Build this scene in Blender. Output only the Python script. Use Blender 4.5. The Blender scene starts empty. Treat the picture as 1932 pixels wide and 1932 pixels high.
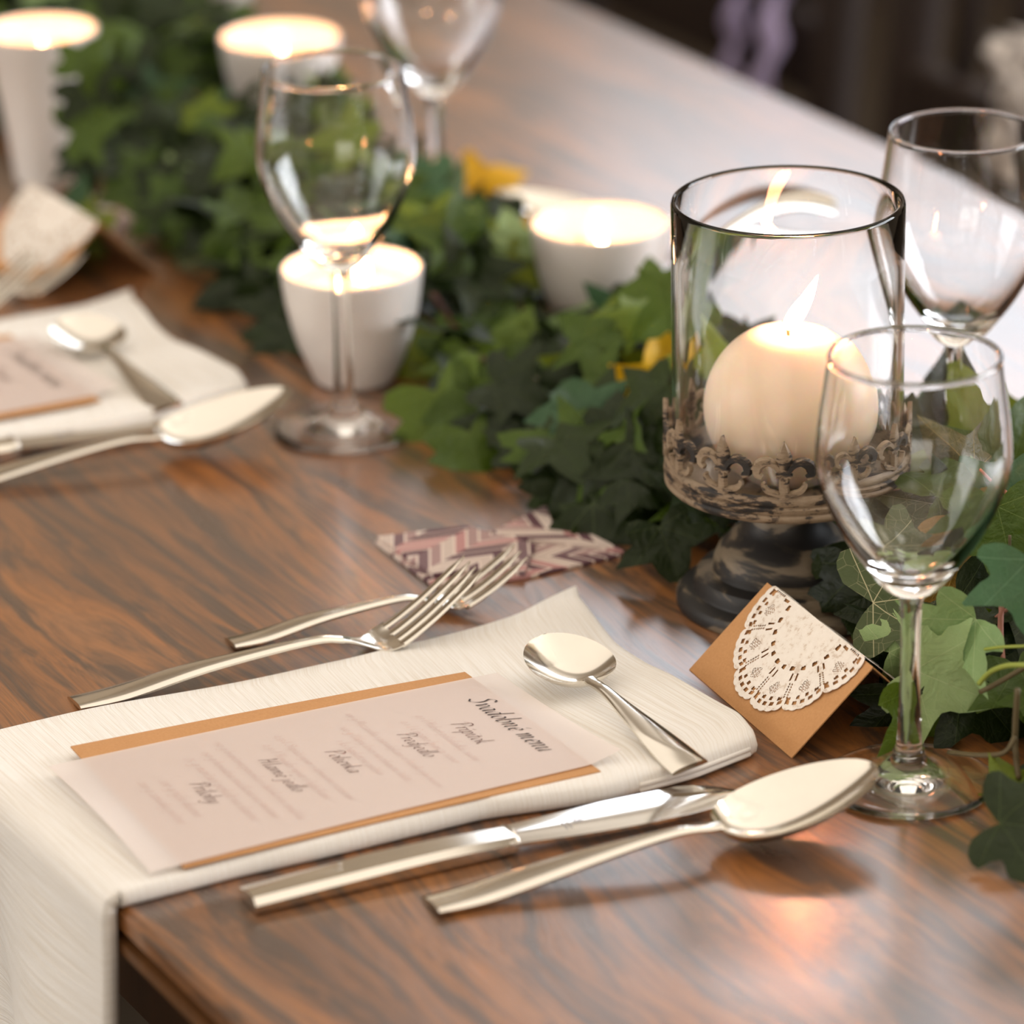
import bpy, math, random, unicodedata
import numpy as np
from mathutils import Vector, Matrix
random.seed(7); RNG = np.random.default_rng(7)
SC = bpy.context.scene; COL = SC.collection
PI = math.pi; Z0 = 0.75                      # table surface height above the floor

# ------------------------------------------------------------------ camera
F_PX, PITCH, ROLL, EYE = 8327.4, 0.3792, -0.0211, 0.7661
FW = np.array([0, math.cos(PITCH), -math.sin(PITCH)]); RT = np.array([1.0, 0, 0]); UP = np.cross(RT, FW)
RT, UP = RT*math.cos(ROLL)+UP*math.sin(ROLL), -RT*math.sin(ROLL)+UP*math.cos(ROLL)
CAMP = np.array([0, 0, Z0+EYE])
cd = bpy.data.cameras.new('camera'); cam = bpy.data.objects.new('camera', cd); COL.objects.link(cam)
cam.matrix_world = Matrix(((RT[0], UP[0], -FW[0], CAMP[0]), (RT[1], UP[1], -FW[1], CAMP[1]), (RT[2], UP[2], -FW[2], CAMP[2]), (0, 0, 0, 1)))
cd.sensor_width = 36; cd.lens = F_PX/1932*36; cd.clip_start = 0.05; cd.clip_end = 60
cd.dof.use_dof = True; cd.dof.focus_distance = 1.852; cd.dof.aperture_fstop = 5.7; cd.dof.aperture_blades = 0
SC.camera = cam
SC.view_settings.view_transform = 'Standard'; SC.view_settings.look = 'None'
SC.view_settings.exposure = 0.40; SC.view_settings.gamma = 1; SC.view_settings.use_curve_mapping = False
SC.cycles.use_denoising = True; SC.cycles.adaptive_threshold = 0.02
SC.cycles.max_bounces = 14; SC.cycles.transmission_bounces = 14; SC.cycles.glossy_bounces = 6; SC.cycles.diffuse_bounces = 3
SC.cycles.transparent_max_bounces = 16; SC.cycles.sample_clamp_indirect = 40.0; SC.cycles.blur_glossy = 0.0

# ------------------------------------------------------------------ world and daylight
w = bpy.data.worlds.new('world'); SC.world = w; w.use_nodes = True
w.node_tree.nodes['Background'].inputs[0].default_value = (0.80, 0.88, 1.0, 1); w.node_tree.nodes['Background'].inputs[1].default_value = 1.0
def area(name, loc, target, sx, sy, power, color):
    l = bpy.data.lights.new(name, 'AREA'); l.shape = 'RECTANGLE'; l.size = sx; l.size_y = sy; l.energy = power; l.color = color
    o = bpy.data.objects.new(name, l); COL.objects.link(o); o.location = loc
    o.rotation_euler = (Vector(target)-Vector(loc)).to_track_quat('-Z', 'Y').to_euler(); return o
# daylight entering by the windows of the room (each lamp stands in a window opening)
area('window_daylight', (0.97, 5.57, 2.28), (0.97, 0, 2.28), 1.80, 1.16, 15.0, (0.93, 0.95, 1.0))
area('window_daylight', (-3.57, 1.2, 1.75), (0, 1.2, 1.75), 2.0, 1.4, 26, (1.0, 0.95, 0.88))
area('window_daylight', (3.57, 2.6, 1.85), (0, 2.6, 1.85), 2.4, 1.5, 95, (0.94, 0.96, 1.0))
area('window_daylight', (-1.2, -2.97, 1.85), (-1.2, 2, 1.85), 2.4, 1.5, 28, (1.0, 0.84, 0.66))
area('ceiling_glow_fill', (-0.3, 1.6, 2.95), (-0.3, 1.6, 0), 4.6, 4.6, 47, (1.0, 0.91, 0.79))  # added fill without a lamp fitting, stands in for the bright beige ceiling

# ------------------------------------------------------------------ mapping helpers
def ray(px, py):
    return FW + RT*(px-966)/F_PX - UP*(py-966)/F_PX
def U(px, py, h=0.0):
    d = ray(px, py); t = (Z0+h-CAMP[2])/d[2]; return CAMP+t*d
OR = U(228, 1712); OR[2] = Z0
AL = np.array([.4694, -.883, 0]); AL /= np.linalg.norm(AL)      # along the table
AN = np.array([.883, .4694, 0]); AN /= np.linalg.norm(AN)       # across the table, away from the near edge
def T(a, b, h=0.0): return OR+AL*a+AN*b+np.array([0, 0, h])
def inT(p): v = np.array(p)-OR; return np.array([v@AL, v@AN, v[2]])
def K(px, py, b):
    d = ray(px, py); t = (b-(CAMP-OR)@AN)/(d@AN); return CAMP+t*d
ANG_L = math.atan2(AL[1], AL[0])

# ------------------------------------------------------------------ object helpers
def mesh(name, V, F, mat, parent=None, smooth=True, sharp=None, loc=None, uv=None, mats=None, midx=None):
    me = bpy.data.meshes.new(name); me.from_pydata([tuple(map(float, v)) for v in V], [], [tuple(map(int, f)) for f in F])
    if mats:
        for m_ in mats: me.materials.append(m_)
        me.polygons.foreach_set('material_index', midx)
    else: me.materials.append(mat)
    if smooth:
        me.polygons.foreach_set('use_smooth', [True]*len(me.polygons))
        if sharp: me.set_sharp_from_angle(angle=math.radians(sharp))
    if uv is not None:
        l = me.uv_layers.new(name='UVMap'); li = np.zeros(len(me.loops), int); me.loops.foreach_get('vertex_index', li)
        l.data.foreach_set('uv', np.asarray(uv, float)[li].ravel())
    me.validate(); me.update()
    o = bpy.data.objects.new(name, me); COL.objects.link(o)
    if parent: o.parent = parent
    if loc is not None: o.location = tuple(loc)
    return o
def tag(o, label=None, cat=None, group=None, kind=None):
    if label: o['label'] = label
    if cat: o['category'] = cat
    if group: o['group'] = group
    if kind: o['kind'] = kind
    return o
def thing(name, label, cat, loc=(0, 0, 0), rz=0.0, group=None):
    o = bpy.data.objects.new(name, None); COL.objects.link(o); o.empty_display_size = .02
    o.location = tuple(loc); o.rotation_euler = (0, 0, rz); return tag(o, label, cat, group)
def dup(root, loc, rz=None, label=None):
    def rec(o, par):
        c = o.copy(); COL.objects.link(c)
        if par: c.parent = par
        for ch in [x for x in bpy.data.objects if x.parent == o]: rec(ch, c)
        return c
    r = rec(root, None); r.location = tuple(loc)
    if rz is not None: r.rotation_euler = (root.rotation_euler[0], root.rotation_euler[1], rz)
    if label: r['label'] = label
    return r
def lathe(prof, seg=64, closed=False):
    P = np.array(prof, float); n = len(P); V = []; F = []
    for i in range(n):
        for k in range(seg):
            t = 2*PI*k/seg; V.append((P[i, 0]*math.cos(t), P[i, 0]*math.sin(t), P[i, 1]))
    for i in range(n-1 if not closed else n):
        j = (i+1) % n
        for k in range(seg):
            k2 = (k+1) % seg; F.append((i*seg+k, i*seg+k2, j*seg+k2, j*seg+k))
    return V, F
def smooth_prof(pts, n=6):
    P = [np.array(p, float) for p in pts]; out = []
    for i in range(len(P)-1):
        p0 = P[max(i-1, 0)]; p1 = P[i]; p2 = P[i+1]; p3 = P[min(i+2, len(P)-1)]
        for k in range(n):
            t = k/n; out.append(.5*((2*p1)+(-p0+p2)*t+(2*p0-5*p1+4*p2-p3)*t*t+(-p0+3*p1-3*p2+p3)*t**3))
    out.append(P[-1]); return out
def tube(path, rad, seg=8, caps=True):
    P = np.array(path, float); n = len(P); R = rad if hasattr(rad, '__len__') else [rad]*n; V = []; F = []
    for i in range(n):
        t = P[min(i+1, n-1)]-P[max(i-1, 0)]; t /= (np.linalg.norm(t)+1e-12)
        a = np.cross(t, [0, 0, 1.0]) if abs(t[2]) < .95 else np.cross(t, [1.0, 0, 0]); a /= np.linalg.norm(a); b = np.cross(t, a)
        for k in range(seg):
            q = 2*PI*k/seg; V.append(P[i]+R[i]*(a*math.cos(q)+b*math.sin(q)))
    for i in range(n-1):
        for k in range(seg):
            k2 = (k+1) % seg; F.append((i*seg+k, i*seg+k2, (i+1)*seg+k2, (i+1)*seg+k))
    if caps: F.append(tuple(range(seg-1, -1, -1))); F.append(tuple((n-1)*seg+k for k in range(seg)))
    return V, F
def box(x0, x1, y0, y1, z0, z1):
    V = [(x, y, z) for z in (z0, z1) for y in (y0, y1) for x in (x0, x1)]
    return V, [(0, 2, 3, 1), (4, 5, 7, 6), (0, 1, 5, 4), (2, 6, 7, 3), (0, 4, 6, 2), (1, 3, 7, 5)]
def join(*vf):
    V = []; F = []
    for v, f in vf:
        o = len(V); V += list(v); F += [tuple(i+o for i in q) for q in f]
    return V, F
def bevel(o, wdt, seg=2):
    m = o.modifiers.new('bevel', 'BEVEL'); m.width = wdt; m.segments = seg; m.limit_method = 'ANGLE'; return o

# ------------------------------------------------------------------ materials
def mat(name):
    m = bpy.data.materials.new(name); m.use_nodes = True; nt = m.node_tree; return m, nt, nt.nodes['Principled BSDF'], nt.nodes['Material Output']
def nd(nt, t, **kw):
    n = nt.nodes.new(t)
    for k, v in kw.items():
        if k.startswith('i_'): n.inputs[int(k[2:])].default_value = v
        else: setattr(n, k, v)
    return n
def ramp(nt, stops, interp='LINEAR'):
    r = nt.nodes.new('ShaderNodeValToRGB'); r.color_ramp.interpolation = interp
    e = r.color_ramp.elements
    while len(e) < len(stops): e.new(.5)
    for x, (p, c) in zip(e, stops): x.position = p; x.color = (*c, 1) if len(c) == 3 else c
    return r
def noise(nt, vec, scale, detail=4, rough=.55, dist=0.0):
    n = nd(nt, 'ShaderNodeTexNoise'); n.inputs['Scale'].default_value = scale; n.inputs['Detail'].default_value = detail
    n.inputs['Roughness'].default_value = rough; n.inputs['Distortion'].default_value = dist
    if vec is not None: nt.links.new(vec, n.inputs['Vector'])
    return n
def mapping(nt, out, scale, loc=(0, 0, 0)):
    m = nd(nt, 'ShaderNodeMapping'); m.inputs['Scale'].default_value = scale; m.inputs['Location'].default_value = loc
    nt.links.new(out, m.inputs['Vector']); return m.outputs[0]
def mixc(nt, fac, a, b, mode='MIX'):
    m = nd(nt, 'ShaderNodeMix'); m.data_type = 'RGBA'; m.blend_type = mode
    for s, v in ((m.inputs[0], fac), (m.inputs[6], a), (m.inputs[7], b)):
        if hasattr(v, 'is_output'): nt.links.new(v, s)
        else: s.default_value = v if isinstance(v, (int, float)) else (*v, 1)
    return m.outputs[2]
def math_(nt, op, a, b=None, c=None):
    m = nd(nt, 'ShaderNodeMath'); m.operation = op
    for i, v in enumerate((a, b, c)):
        if v is None: continue
        if hasattr(v, 'is_output'): nt.links.new(v, m.inputs[i])
        else: m.inputs[i].default_value = v
    return m.outputs[0]
def bump(nt, bs, h, strength=.3, dist=.001):
    b = nd(nt, 'ShaderNodeBump'); b.inputs['Strength'].default_value = strength; b.inputs['Distance'].default_value = dist
    nt.links.new(h, b.inputs['Height']); nt.links.new(b.outputs[0], bs.inputs['Normal']); return b
def plain(name, col, rough=.5, metal=0, **kw):
    m, nt, b, o = mat(name); b.inputs['Base Color'].default_value = (*col, 1); b.inputs['Roughness'].default_value = rough; b.inputs['Metallic'].default_value = metal
    for k, v in kw.items(): b.inputs[k].default_value = v
    tc = nd(nt, 'ShaderNodeTexCoord'); n = noise(nt, tc.outputs['Object'], 60, 3)
    nt.links.new(mixc(nt, n.outputs[0], tuple(c*.93 for c in col), tuple(min(1, c*1.05) for c in col)), b.inputs['Base Color']); return m

def m_tablewood():
    m, nt, b, o = mat('stained table wood'); tc = nd(nt, 'ShaderNodeTexCoord'); ob = tc.outputs['Object']
    warp = noise(nt, mapping(nt, ob, (1.3, 5, 5)), 1.6, 3, .5)
    wv = nd(nt, 'ShaderNodeVectorMath'); wv.operation = 'SCALE'; wv.inputs[3].default_value = .11
    nt.links.new(warp.outputs['Color'], wv.inputs[0])
    ad = nd(nt, 'ShaderNodeVectorMath'); ad.operation = 'ADD'; nt.links.new(ob, ad.inputs[0]); nt.links.new(wv.outputs[0], ad.inputs[1])
    big = noise(nt, mapping(nt, ad.outputs[0], (1.0, 8, 8)), 2.0, 3, .6)
    streak = noise(nt, mapping(nt, ad.outputs[0], (2.6, 56, 56)), 2.0, 5, .62)
    fine = noise(nt, mapping(nt, ad.outputs[0], (14, 420, 420)), 1.5, 3, .6)
    base = ramp(nt, [(.33, (.125, .052, .021)), (.46, (.21, .084, .028)), (.58, (.33, .125, .032)), (.70, (.29, .135, .058))])
    nt.links.new(big.outputs[0], base.inputs[0])
    dk = ramp(nt, [(.41, (1, 1, 1)), (.49, (.35, .35, .35)), (.55, (0, 0, 0))]); nt.links.new(streak.outputs[0], dk.inputs[0])
    c1 = mixc(nt, math_(nt, 'MULTIPLY', dk.outputs[0], .86), base.outputs[0], (.052, .036, .029))
    fr = ramp(nt, [(.42, (0, 0, 0)), (.62, (1, 1, 1))]); nt.links.new(fine.outputs[0], fr.inputs[0])
    c2 = mixc(nt, math_(nt, 'MULTIPLY', fr.outputs[0], .38), c1, (.06, .026, .012))
    nt.links.new(c2, b.inputs['Base Color'])
    b.inputs['Specular IOR Level'].default_value = .55
    rr = nd(nt, 'ShaderNodeMapRange'); rr.inputs[3].default_value = .24; rr.inputs[4].default_value = .34; nt.links.new(streak.outputs[0], rr.inputs[0]); nt.links.new(rr.outputs[0], b.inputs['Roughness'])
    b.inputs['Coat Weight'].default_value = 1.0; b.inputs['Coat Roughness'].default_value = .21
    bump(nt, b, fine.outputs[0], .25, .0006)
    return m
M_TABLE = m_tablewood()
def m_darkwood(name, c1, c2, rough=.45):
    m, nt, b, o = mat(name); tc = nd(nt, 'ShaderNodeTexCoord'); n = noise(nt, mapping(nt, tc.outputs['Object'], (30, 30, 3)), 2, 4)
    nt.links.new(mixc(nt, n.outputs[0], c1, c2), b.inputs['Base Color']); b.inputs['Roughness'].default_value = rough; bump(nt, b, n.outputs[0], .2); return m
M_CHAIR = m_darkwood('dark chair wood', (.012, .006, .004), (.032, .016, .010), .75)
M_EDGE = m_darkwood('table edge wood', (.085, .036, .012), (.16, .066, .02), .4)
M_FLOOR = m_darkwood('dark floor boards', (.030, .019, .010), (.055, .036, .018), .6)
M_WALL = plain('warm plaster', (.62, .52, .40), .9)
M_CEIL = plain('cream ceiling plaster', (.80, .68, .53), .9)
M_WIN = plain('white window paint', (.75, .74, .70), .5)
M_WAINS = m_darkwood('dark wall panelling', (.02, .011, .007), (.045, .026, .016))

def m_glass(name, col=(1, 1, 1), rough=0.0, ior=1.48):
    m, nt, b, o = mat(name); b.inputs['Base Color'].default_value = (*col, 1); b.inputs['Roughness'].default_value = rough
    b.inputs['IOR'].default_value = ior; b.inputs['Transmission Weight'].default_value = 1.0; return m
M_GLASS = m_glass('clear wine glass', ior=1.44)
M_CYL = m_glass('clear cylinder glass', (1, .998, .99), 0.0, 1.36)
M_STEEL = plain('polished cutlery steel', (.80, .765, .70), .13, 1.0)
M_BLADE = plain('mirror polished blade', (.86, .85, .83), .07, 1.0)
M_MARK = plain('etched grey mark', (.36, .33, .33), .5, .6)
M_CERAM = plain('white glazed ceramic', (.72, .68, .65), .28, 0, **{'Coat Weight': .3})

def m_cloth():
    m, nt, b, o = mat('ribbed cream cloth'); tc = nd(nt, 'ShaderNodeTexCoord'); uv = tc.outputs['UV']
    n = noise(nt, mapping(nt, uv, (420, 2.2, 1)), 1.0, 3, .7); n2 = noise(nt, mapping(nt, uv, (130, 1, 1)), 1.0, 2)
    h = math_(nt, 'ADD', n.outputs[0], n2.outputs[0])
    cr = ramp(nt, [(.38, (.74, .69, .62)), (.55, (.86, .84, .81))]); nt.links.new(n.outputs[0], cr.inputs[0])
    nt.links.new(cr.outputs[0], b.inputs['Base Color']); b.inputs['Roughness'].default_value = .85
    b.inputs['Sheen Weight'].default_value = .15
    bump(nt, b, h, .42, .0011); return m
M_CLOTH = m_cloth()
def m_kraft():
    m, nt, b, o = mat('brown kraft card'); tc = nd(nt, 'ShaderNodeTexCoord'); n = noise(nt, tc.outputs['Object'], 900, 4); n2 = noise(nt, tc.outputs['Object'], 120, 3)
    c = mixc(nt, n.outputs[0], (.46, .225, .085), (.62, .335, .145)); c = mixc(nt, math_(nt, 'MULTIPLY', n2.outputs[0], .35), c, (.40, .19, .07))
    nt.links.new(c, b.inputs['Base Color']); b.inputs['Roughness'].default_value = .85; bump(nt, b, n.outputs[0], .2, .0003); return m
M_KRAFT = m_kraft()
def m_vellum():
    m, nt, b, o = mat('translucent vellum'); b.inputs['Base Color'].default_value = (.84, .755, .725, 1); b.inputs['Roughness'].default_value = .42
    tr = nd(nt, 'ShaderNodeBsdfTransparent'); tl = nd(nt, 'ShaderNodeBsdfTranslucent'); tl.inputs[0].default_value = (.85, .77, .73, 1)
    m1 = nd(nt, 'ShaderNodeMixShader'); m1.inputs[0].default_value = .22; nt.links.new(b.outputs[0], m1.inputs[1]); nt.links.new(tl.outputs[0], m1.inputs[2])
    m2 = nd(nt, 'ShaderNodeMixShader'); m2.inputs[0].default_value = .20; nt.links.new(m1.outputs[0], m2.inputs[1]); nt.links.new(tr.outputs[0], m2.inputs[2])
    nt.links.new(m2.outputs[0], o.inputs[0]); return m
M_VELLUM = m_vellum()
M_INK = plain('dark brown ink', (.035, .022, .020), .6)
M_INK2 = plain('brown heading ink', (.13, .06, .052), .6)
M_INK3 = plain('faint rose ink', (.60, .43, .40), .6)
def m_doily():
    m, nt, b, o = mat('white doily paper'); tc = nd(nt, 'ShaderNodeTexCoord'); n = noise(nt, tc.outputs['Object'], 260, 5, .7)
    r = ramp(nt, [(.36, (.62, .52, .43)), (.46, (.80, .74, .67)), (.7, (.84, .785, .72))]); nt.links.new(n.outputs[0], r.inputs[0])
    nt.links.new(r.outputs[0], b.inputs['Base Color']); b.inputs['Roughness'].default_value = .8; bump(nt, b, n.outputs[0], .25, .0004); return m
M_DOILY = m_doily()
def m_wax(name, col, sss=.9, rad=(.020, .009, .0035)):
    m, nt, b, o = mat(name); b.inputs['Base Color'].default_value = (*col, 1); b.inputs['Roughness'].default_value = .38
    b.inputs['Subsurface Weight'].default_value = sss; b.inputs['Subsurface Radius'].default_value = (1.0, .48, .2); b.inputs['Subsurface Scale'].default_value = rad[0]
    tc = nd(nt, 'ShaderNodeTexCoord'); n = noise(nt, tc.outputs['Object'], 40, 3); bump(nt, b, n.outputs[0], .08, .001); return m
M_WAX = m_wax('ivory candle wax', (.74, .60, .46), .9, (.012,)); M_WAXW = m_wax('white cup wax', (.96, .88, .76), .8, (.012,))
M_WICK = plain('charred wick', (.02, .015, .01), .9)
def m_flame(strength, nm='candle flame', tint=1.0):
    m, nt, b, o = mat(nm); tc = nd(nt, 'ShaderNodeTexCoord'); s = nd(nt, 'ShaderNodeSeparateXYZ'); nt.links.new(tc.outputs['Generated'], s.inputs[0])
    r = ramp(nt, [(0, (1, .36*tint, .09*tint)), (.25, (1, .54*tint, .19*tint)), (.7, (1, .66*tint, .30*tint)), (1, (1, .50*tint, .17*tint))]); nt.links.new(s.outputs[2], r.inputs[0])
    e = nd(nt, 'ShaderNodeEmission'); e.inputs[1].default_value = strength; nt.links.new(r.outputs[0], e.inputs[0]); nt.links.new(e.outputs[0], o.inputs[0]); nt.nodes.remove(b); return m
M_FLAME = m_flame(100, 'candle flame', .8); M_FLAMEB = m_flame(430, 'ball candle flame', .52)
def m_patina():
    m, nt, b, o = mat('worn cream and black metal'); tc = nd(nt, 'ShaderNodeTexCoord'); ob = tc.outputs['Object']
    n = noise(nt, mapping(nt, ob, (1, 1, 2.2)), 34, 5, .62, .6); n2 = noise(nt, mapping(nt, ob, (1, 1, 5)), 130, 4, .7)
    s = math_(nt, 'ADD', math_(nt, 'MULTIPLY', n.outputs[0], .7), math_(nt, 'MULTIPLY', n2.outputs[0], .3))
    r = ramp(nt, [(.43, (.012, .010, .009)), (.465, (.055, .035, .022)), (.49, (.22, .155, .098)), (.68, (.34, .265, .185))]); nt.links.new(s, r.inputs[0])
    nt.links.new(r.outputs[0], b.inputs['Base Color']); b.inputs['Roughness'].default_value = .6; bump(nt, b, s, .5, .0015); return m
M_PATINA = m_patina()
def m_darkpatina():
    m, nt, b, o = mat('dark worn metal'); tc = nd(nt, 'ShaderNodeTexCoord'); ob = tc.outputs['Object']
    n = noise(nt, mapping(nt, ob, (1, 1, 3.0)), 26, 4, .55, 1.0)
    r = ramp(nt, [(.46, (.010, .009, .009)), (.50, (.030, .024, .018)), (.54, (.15, .115, .075)), (.72, (.24, .19, .13))]); nt.links.new(n.outputs[0], r.inputs[0])
    nt.links.new(r.outputs[0], b.inputs['Base Color']); b.inputs['Roughness'].default_value = .5; bump(nt, b, n.outputs[0], .3, .001); return m
M_DPAT = m_darkpatina()
def m_leaf(name, c1, c2, vein, vw=.0065, pale=.40):
    m, nt, b, o = mat(name); tc = nd(nt, 'ShaderNodeTexCoord'); s = nd(nt, 'ShaderNodeSeparateXYZ'); nt.links.new(tc.outputs['UV'], s.inputs[0])
    x = math_(nt, 'ABSOLUTE', s.outputs[0]); y = s.outputs[1]; d = None
    for th in (0.0, 52.0, 100.0):
        c_, s_ = math.cos(math.radians(th)), math.sin(math.radians(th))
        perp = math_(nt, 'ABSOLUTE', math_(nt, 'SUBTRACT', math_(nt, 'MULTIPLY', x, c_), math_(nt, 'MULTIPLY', y, s_)))
        along = math_(nt, 'ADD', math_(nt, 'MULTIPLY', x, s_), math_(nt, 'MULTIPLY', y, c_))
        q = math_(nt, 'ADD', perp, math_(nt, 'MULTIPLY', math_(nt, 'LESS_THAN', along, 0.0), 1.0))
        q = math_(nt, 'ADD', q, math_(nt, 'MULTIPLY', along, .003))
        d = q if d is None else math_(nt, 'MINIMUM', d, q)
    v1 = nd(nt, 'ShaderNodeMapRange'); v1.inputs[1].default_value = vw; v1.inputs[2].default_value = vw*.35; nt.links.new(d, v1.inputs[0])
    vo = nd(nt, 'ShaderNodeTexVoronoi'); vo.feature = 'DISTANCE_TO_EDGE'; vo.inputs['Scale'].default_value = 7.5; nt.links.new(tc.outputs['UV'], vo.inputs['Vector'])
    v2 = nd(nt, 'ShaderNodeMapRange'); v2.inputs[1].default_value = .022; v2.inputs[2].default_value = .006; v2.inputs[4].default_value = .28; nt.links.new(vo.outputs[0], v2.inputs[0])
    v = math_(nt, 'MAXIMUM', v1.outputs[0], v2.outputs[0])
    oi = nd(nt, 'ShaderNodeObjectInfo'); n = noise(nt, tc.outputs['UV'], 2.2, 3)
    base = mixc(nt, math_(nt, 'ADD', math_(nt, 'MULTIPLY', n.outputs[0], .7), math_(nt, 'MULTIPLY', math_(nt, 'SUBTRACT', oi.outputs['Random'], .35), .7)), c1, c2)
    col = mixc(nt, math_(nt, 'MULTIPLY', v, pale), base, vein); nt.links.new(col, b.inputs['Base Color'])
    b.inputs['Roughness'].default_value = .46; b.inputs['Specular IOR Level'].default_value = .35
    bump(nt, b, v, .25, .0008)
    nb = noise(nt, tc.outputs['UV'], 3.0, 4, .6, .8); bb = nd(nt, 'ShaderNodeBump'); bb.inputs['Strength'].default_value = .55; bb.inputs['Distance'].default_value = .004
    nt.links.new(nb.outputs[0], bb.inputs['Height']); nt.links.new(b.inputs['Normal'].links[0].from_socket, bb.inputs['Normal']); nt.links.new(bb.outputs[0], b.inputs['Normal'])
    tl = nd(nt, 'ShaderNodeBsdfTranslucent'); nt.links.new(col, tl.inputs[0]); mx = nd(nt, 'ShaderNodeMixShader'); mx.inputs[0].default_value = .30
    nt.links.new(b.outputs[0], mx.inputs[1]); nt.links.new(tl.outputs[0], mx.inputs[2]); nt.links.new(mx.outputs[0], o.inputs[0]); return m
LEAFM = {
 'dark': m_leaf('dark green ivy', (.007, .015, .002), (.025, .046, .005), (.12, .17, .05)),
 'mid': m_leaf('green ivy', (.034, .072, .004), (.105, .165, .010), (.22, .30, .08)),
 'yellow': m_leaf('yellow green ivy', (.10, .17, .010), (.21, .24, .014), (.38, .38, .08)),
 'pale': m_leaf('pale underside ivy', (.22, .34, .13), (.38, .50, .22), (.52, .60, .32), pale=.6),
 'orange': m_leaf('olive orange ivy', (.06, .065, .010), (.26, .13, .015), (.55, .36, .10), pale=.8),
 'veined': m_leaf('dark pale veined ivy', (.045, .075, .022), (.10, .12, .045), (.62, .56, .34), pale=.9),
 'blue': m_leaf('blue green ivy', (.030, .075, .030), (.07, .16, .07), (.26, .40, .24)),
 'gold': m_leaf('golden ivy', (.72, .38, .006), (.85, .52, .01), (.8, .5, .05)),
}
M_STEM = plain('brown green ivy stem', (.10, .075, .03), .6); M_STEMG = plain('fresh green stalk', (.28, .34, .05), .5); M_STEMR = plain('reddish ivy stem', (.30, .12, .08), .6)
def m_pattern():
    m, nt, b, o = mat('herringbone printed paper'); tc = nd(nt, 'ShaderNodeTexCoord'); s = nd(nt, 'ShaderNodeSeparateXYZ'); nt.links.new(tc.outputs['UV'], s.inputs[0])
    u, v = s.outputs[0], s.outputs[1]
    P = 3.0   # column count per unit
    cu = math_(nt, 'MULTIPLY', u, P); fr = math_(nt, 'PINGPONG', cu, .5); colid = math_(nt, 'FLOOR', math_(nt, 'MULTIPLY', cu, 2.0))
    t = math_(nt, 'ADD', math_(nt, 'MULTIPLY', v, 9.0), math_(nt, 'MULTIPLY', fr, 4.0)); idx = math_(nt, 'FLOOR', t)
    cx = nd(nt, 'ShaderNodeCombineXYZ'); nt.links.new(idx, cx.inputs[0]); nt.links.new(colid, cx.inputs[1])
    wn = nd(nt, 'ShaderNodeTexWhiteNoise'); wn.noise_dimensions = '3D'; nt.links.new(cx.outputs[0], wn.inputs[0])
    r = ramp(nt, [(0, (.52, .42, .37)), (.18, (.105, .045, .058)), (.42, (.42, .21, .20)), (.58, (.60, .50, .45)), (.70, (.17, .10, .11)), (.86, (.34, .22, .21))], 'CONSTANT'); nt.links.new(wn.outputs[0], r.inputs[0])
    line = math_(nt, 'LESS_THAN', math_(nt, 'FRACT', t), .16)
    c = mixc(nt, line, r.outputs[0], (.68, .57, .50)); nt.links.new(c, b.inputs['Base Color']); b.inputs['Roughness'].default_value = .8; return m
M_PATT = m_pattern()
M_LILAC = plain('lilac satin ribbon', (.66, .58, .96), .5); M_WHITE = plain('white satin ribbon', (.9, .84, .8), .5)

# ------------------------------------------------------------------ room
def struct(name, vf, m, parent=None): return tag(mesh(name, vf[0], vf[1], m, parent, smooth=False), kind='structure' if parent is None else None)
struct('floor', box(-3.6, 3.6, -3.0, 5.6, -.1, 0), M_FLOOR)
struct('ceiling', box(-3.6, 3.6, -3.0, 5.6, 3.0, 3.1), M_CEIL)
def wall_holes(name, axis, pos, u0, u1, holes, m):
    parts = []; xs = sorted({u0, u1, *[h[0] for h in holes], *[h[1] for h in holes]})
    for a, b2 in zip(xs[:-1], xs[1:]):
        hs = [h for h in holes if h[0] <= a and h[1] >= b2]
        for z0, z1 in ([(0, hs[0][2]), (hs[0][3], 3.0)] if hs else [(0, 3.0)]):
            parts.append(box(a, b2, pos[0], pos[1], z0, z1) if axis == 'y' else box(pos[0], pos[1], a, b2, z0, z1))
    return struct(name, join(*parts), m)
wall_holes('wall_far', 'y', (5.6, 5.7), -3.6, 3.6, [(.06, 1.88, 1.69, 2.87)], M_WALL)
wall_holes('wall_near', 'y', (-3.1, -3.0), -3.6, 3.6, [(-2.4, 0.0, 1.10, 2.60)], M_WALL)
wall_holes('wall_left', 'x', (-3.7, -3.6), -3.1, 5.7, [(.2, 2.2, 1.05, 2.45)], M_WALL)
wall_holes('wall_right', 'x', (3.6, 3.7), -3.1, 5.7, [(1.4, 3.8, 1.1, 2.6)], M_WALL)
struct('trim_1', box(-3.6, 3.6, 5.56, 5.6, 0, 1.30), M_WAINS)
def window(n, axis, pos, a, b2, z0, z1):
    t = .035; fr = [(a, b2, z0, z0+t), (a, b2, z1-t, z1), (a, a+t, z0, z1), (b2-t, b2, z0, z1)]
    mk = lambda q: box(q[0], q[1], pos, pos+.03, q[2], q[3]) if axis == 'y' else box(pos, pos+.03, q[0], q[1], q[2], q[3])
    o = tag(mesh('window_%d' % n, *join(*[mk(q) for q in fr]), M_WIN, smooth=False), kind='structure')
    mesh('window_sill', *mk((a-.04, b2+.04, z0-.03, z0)), M_WIN, o, smooth=False); return o
window(1, 'y', 5.53, .06, 1.88, 1.69, 2.87); window(2, 'y', -2.93, -2.4, 0.0, 1.1, 2.6); window(3, 'x', -3.53, .2, 2.2, 1.05, 2.45); window(4, 'x', 3.50, 1.4, 3.8, 1.1, 2.6)

# ------------------------------------------------------------------ table
TABLE = thing('dining_table', 'long brown stained wooden dining table carrying the place settings', 'table', (OR[0], OR[1], 0), ANG_L)
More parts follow.
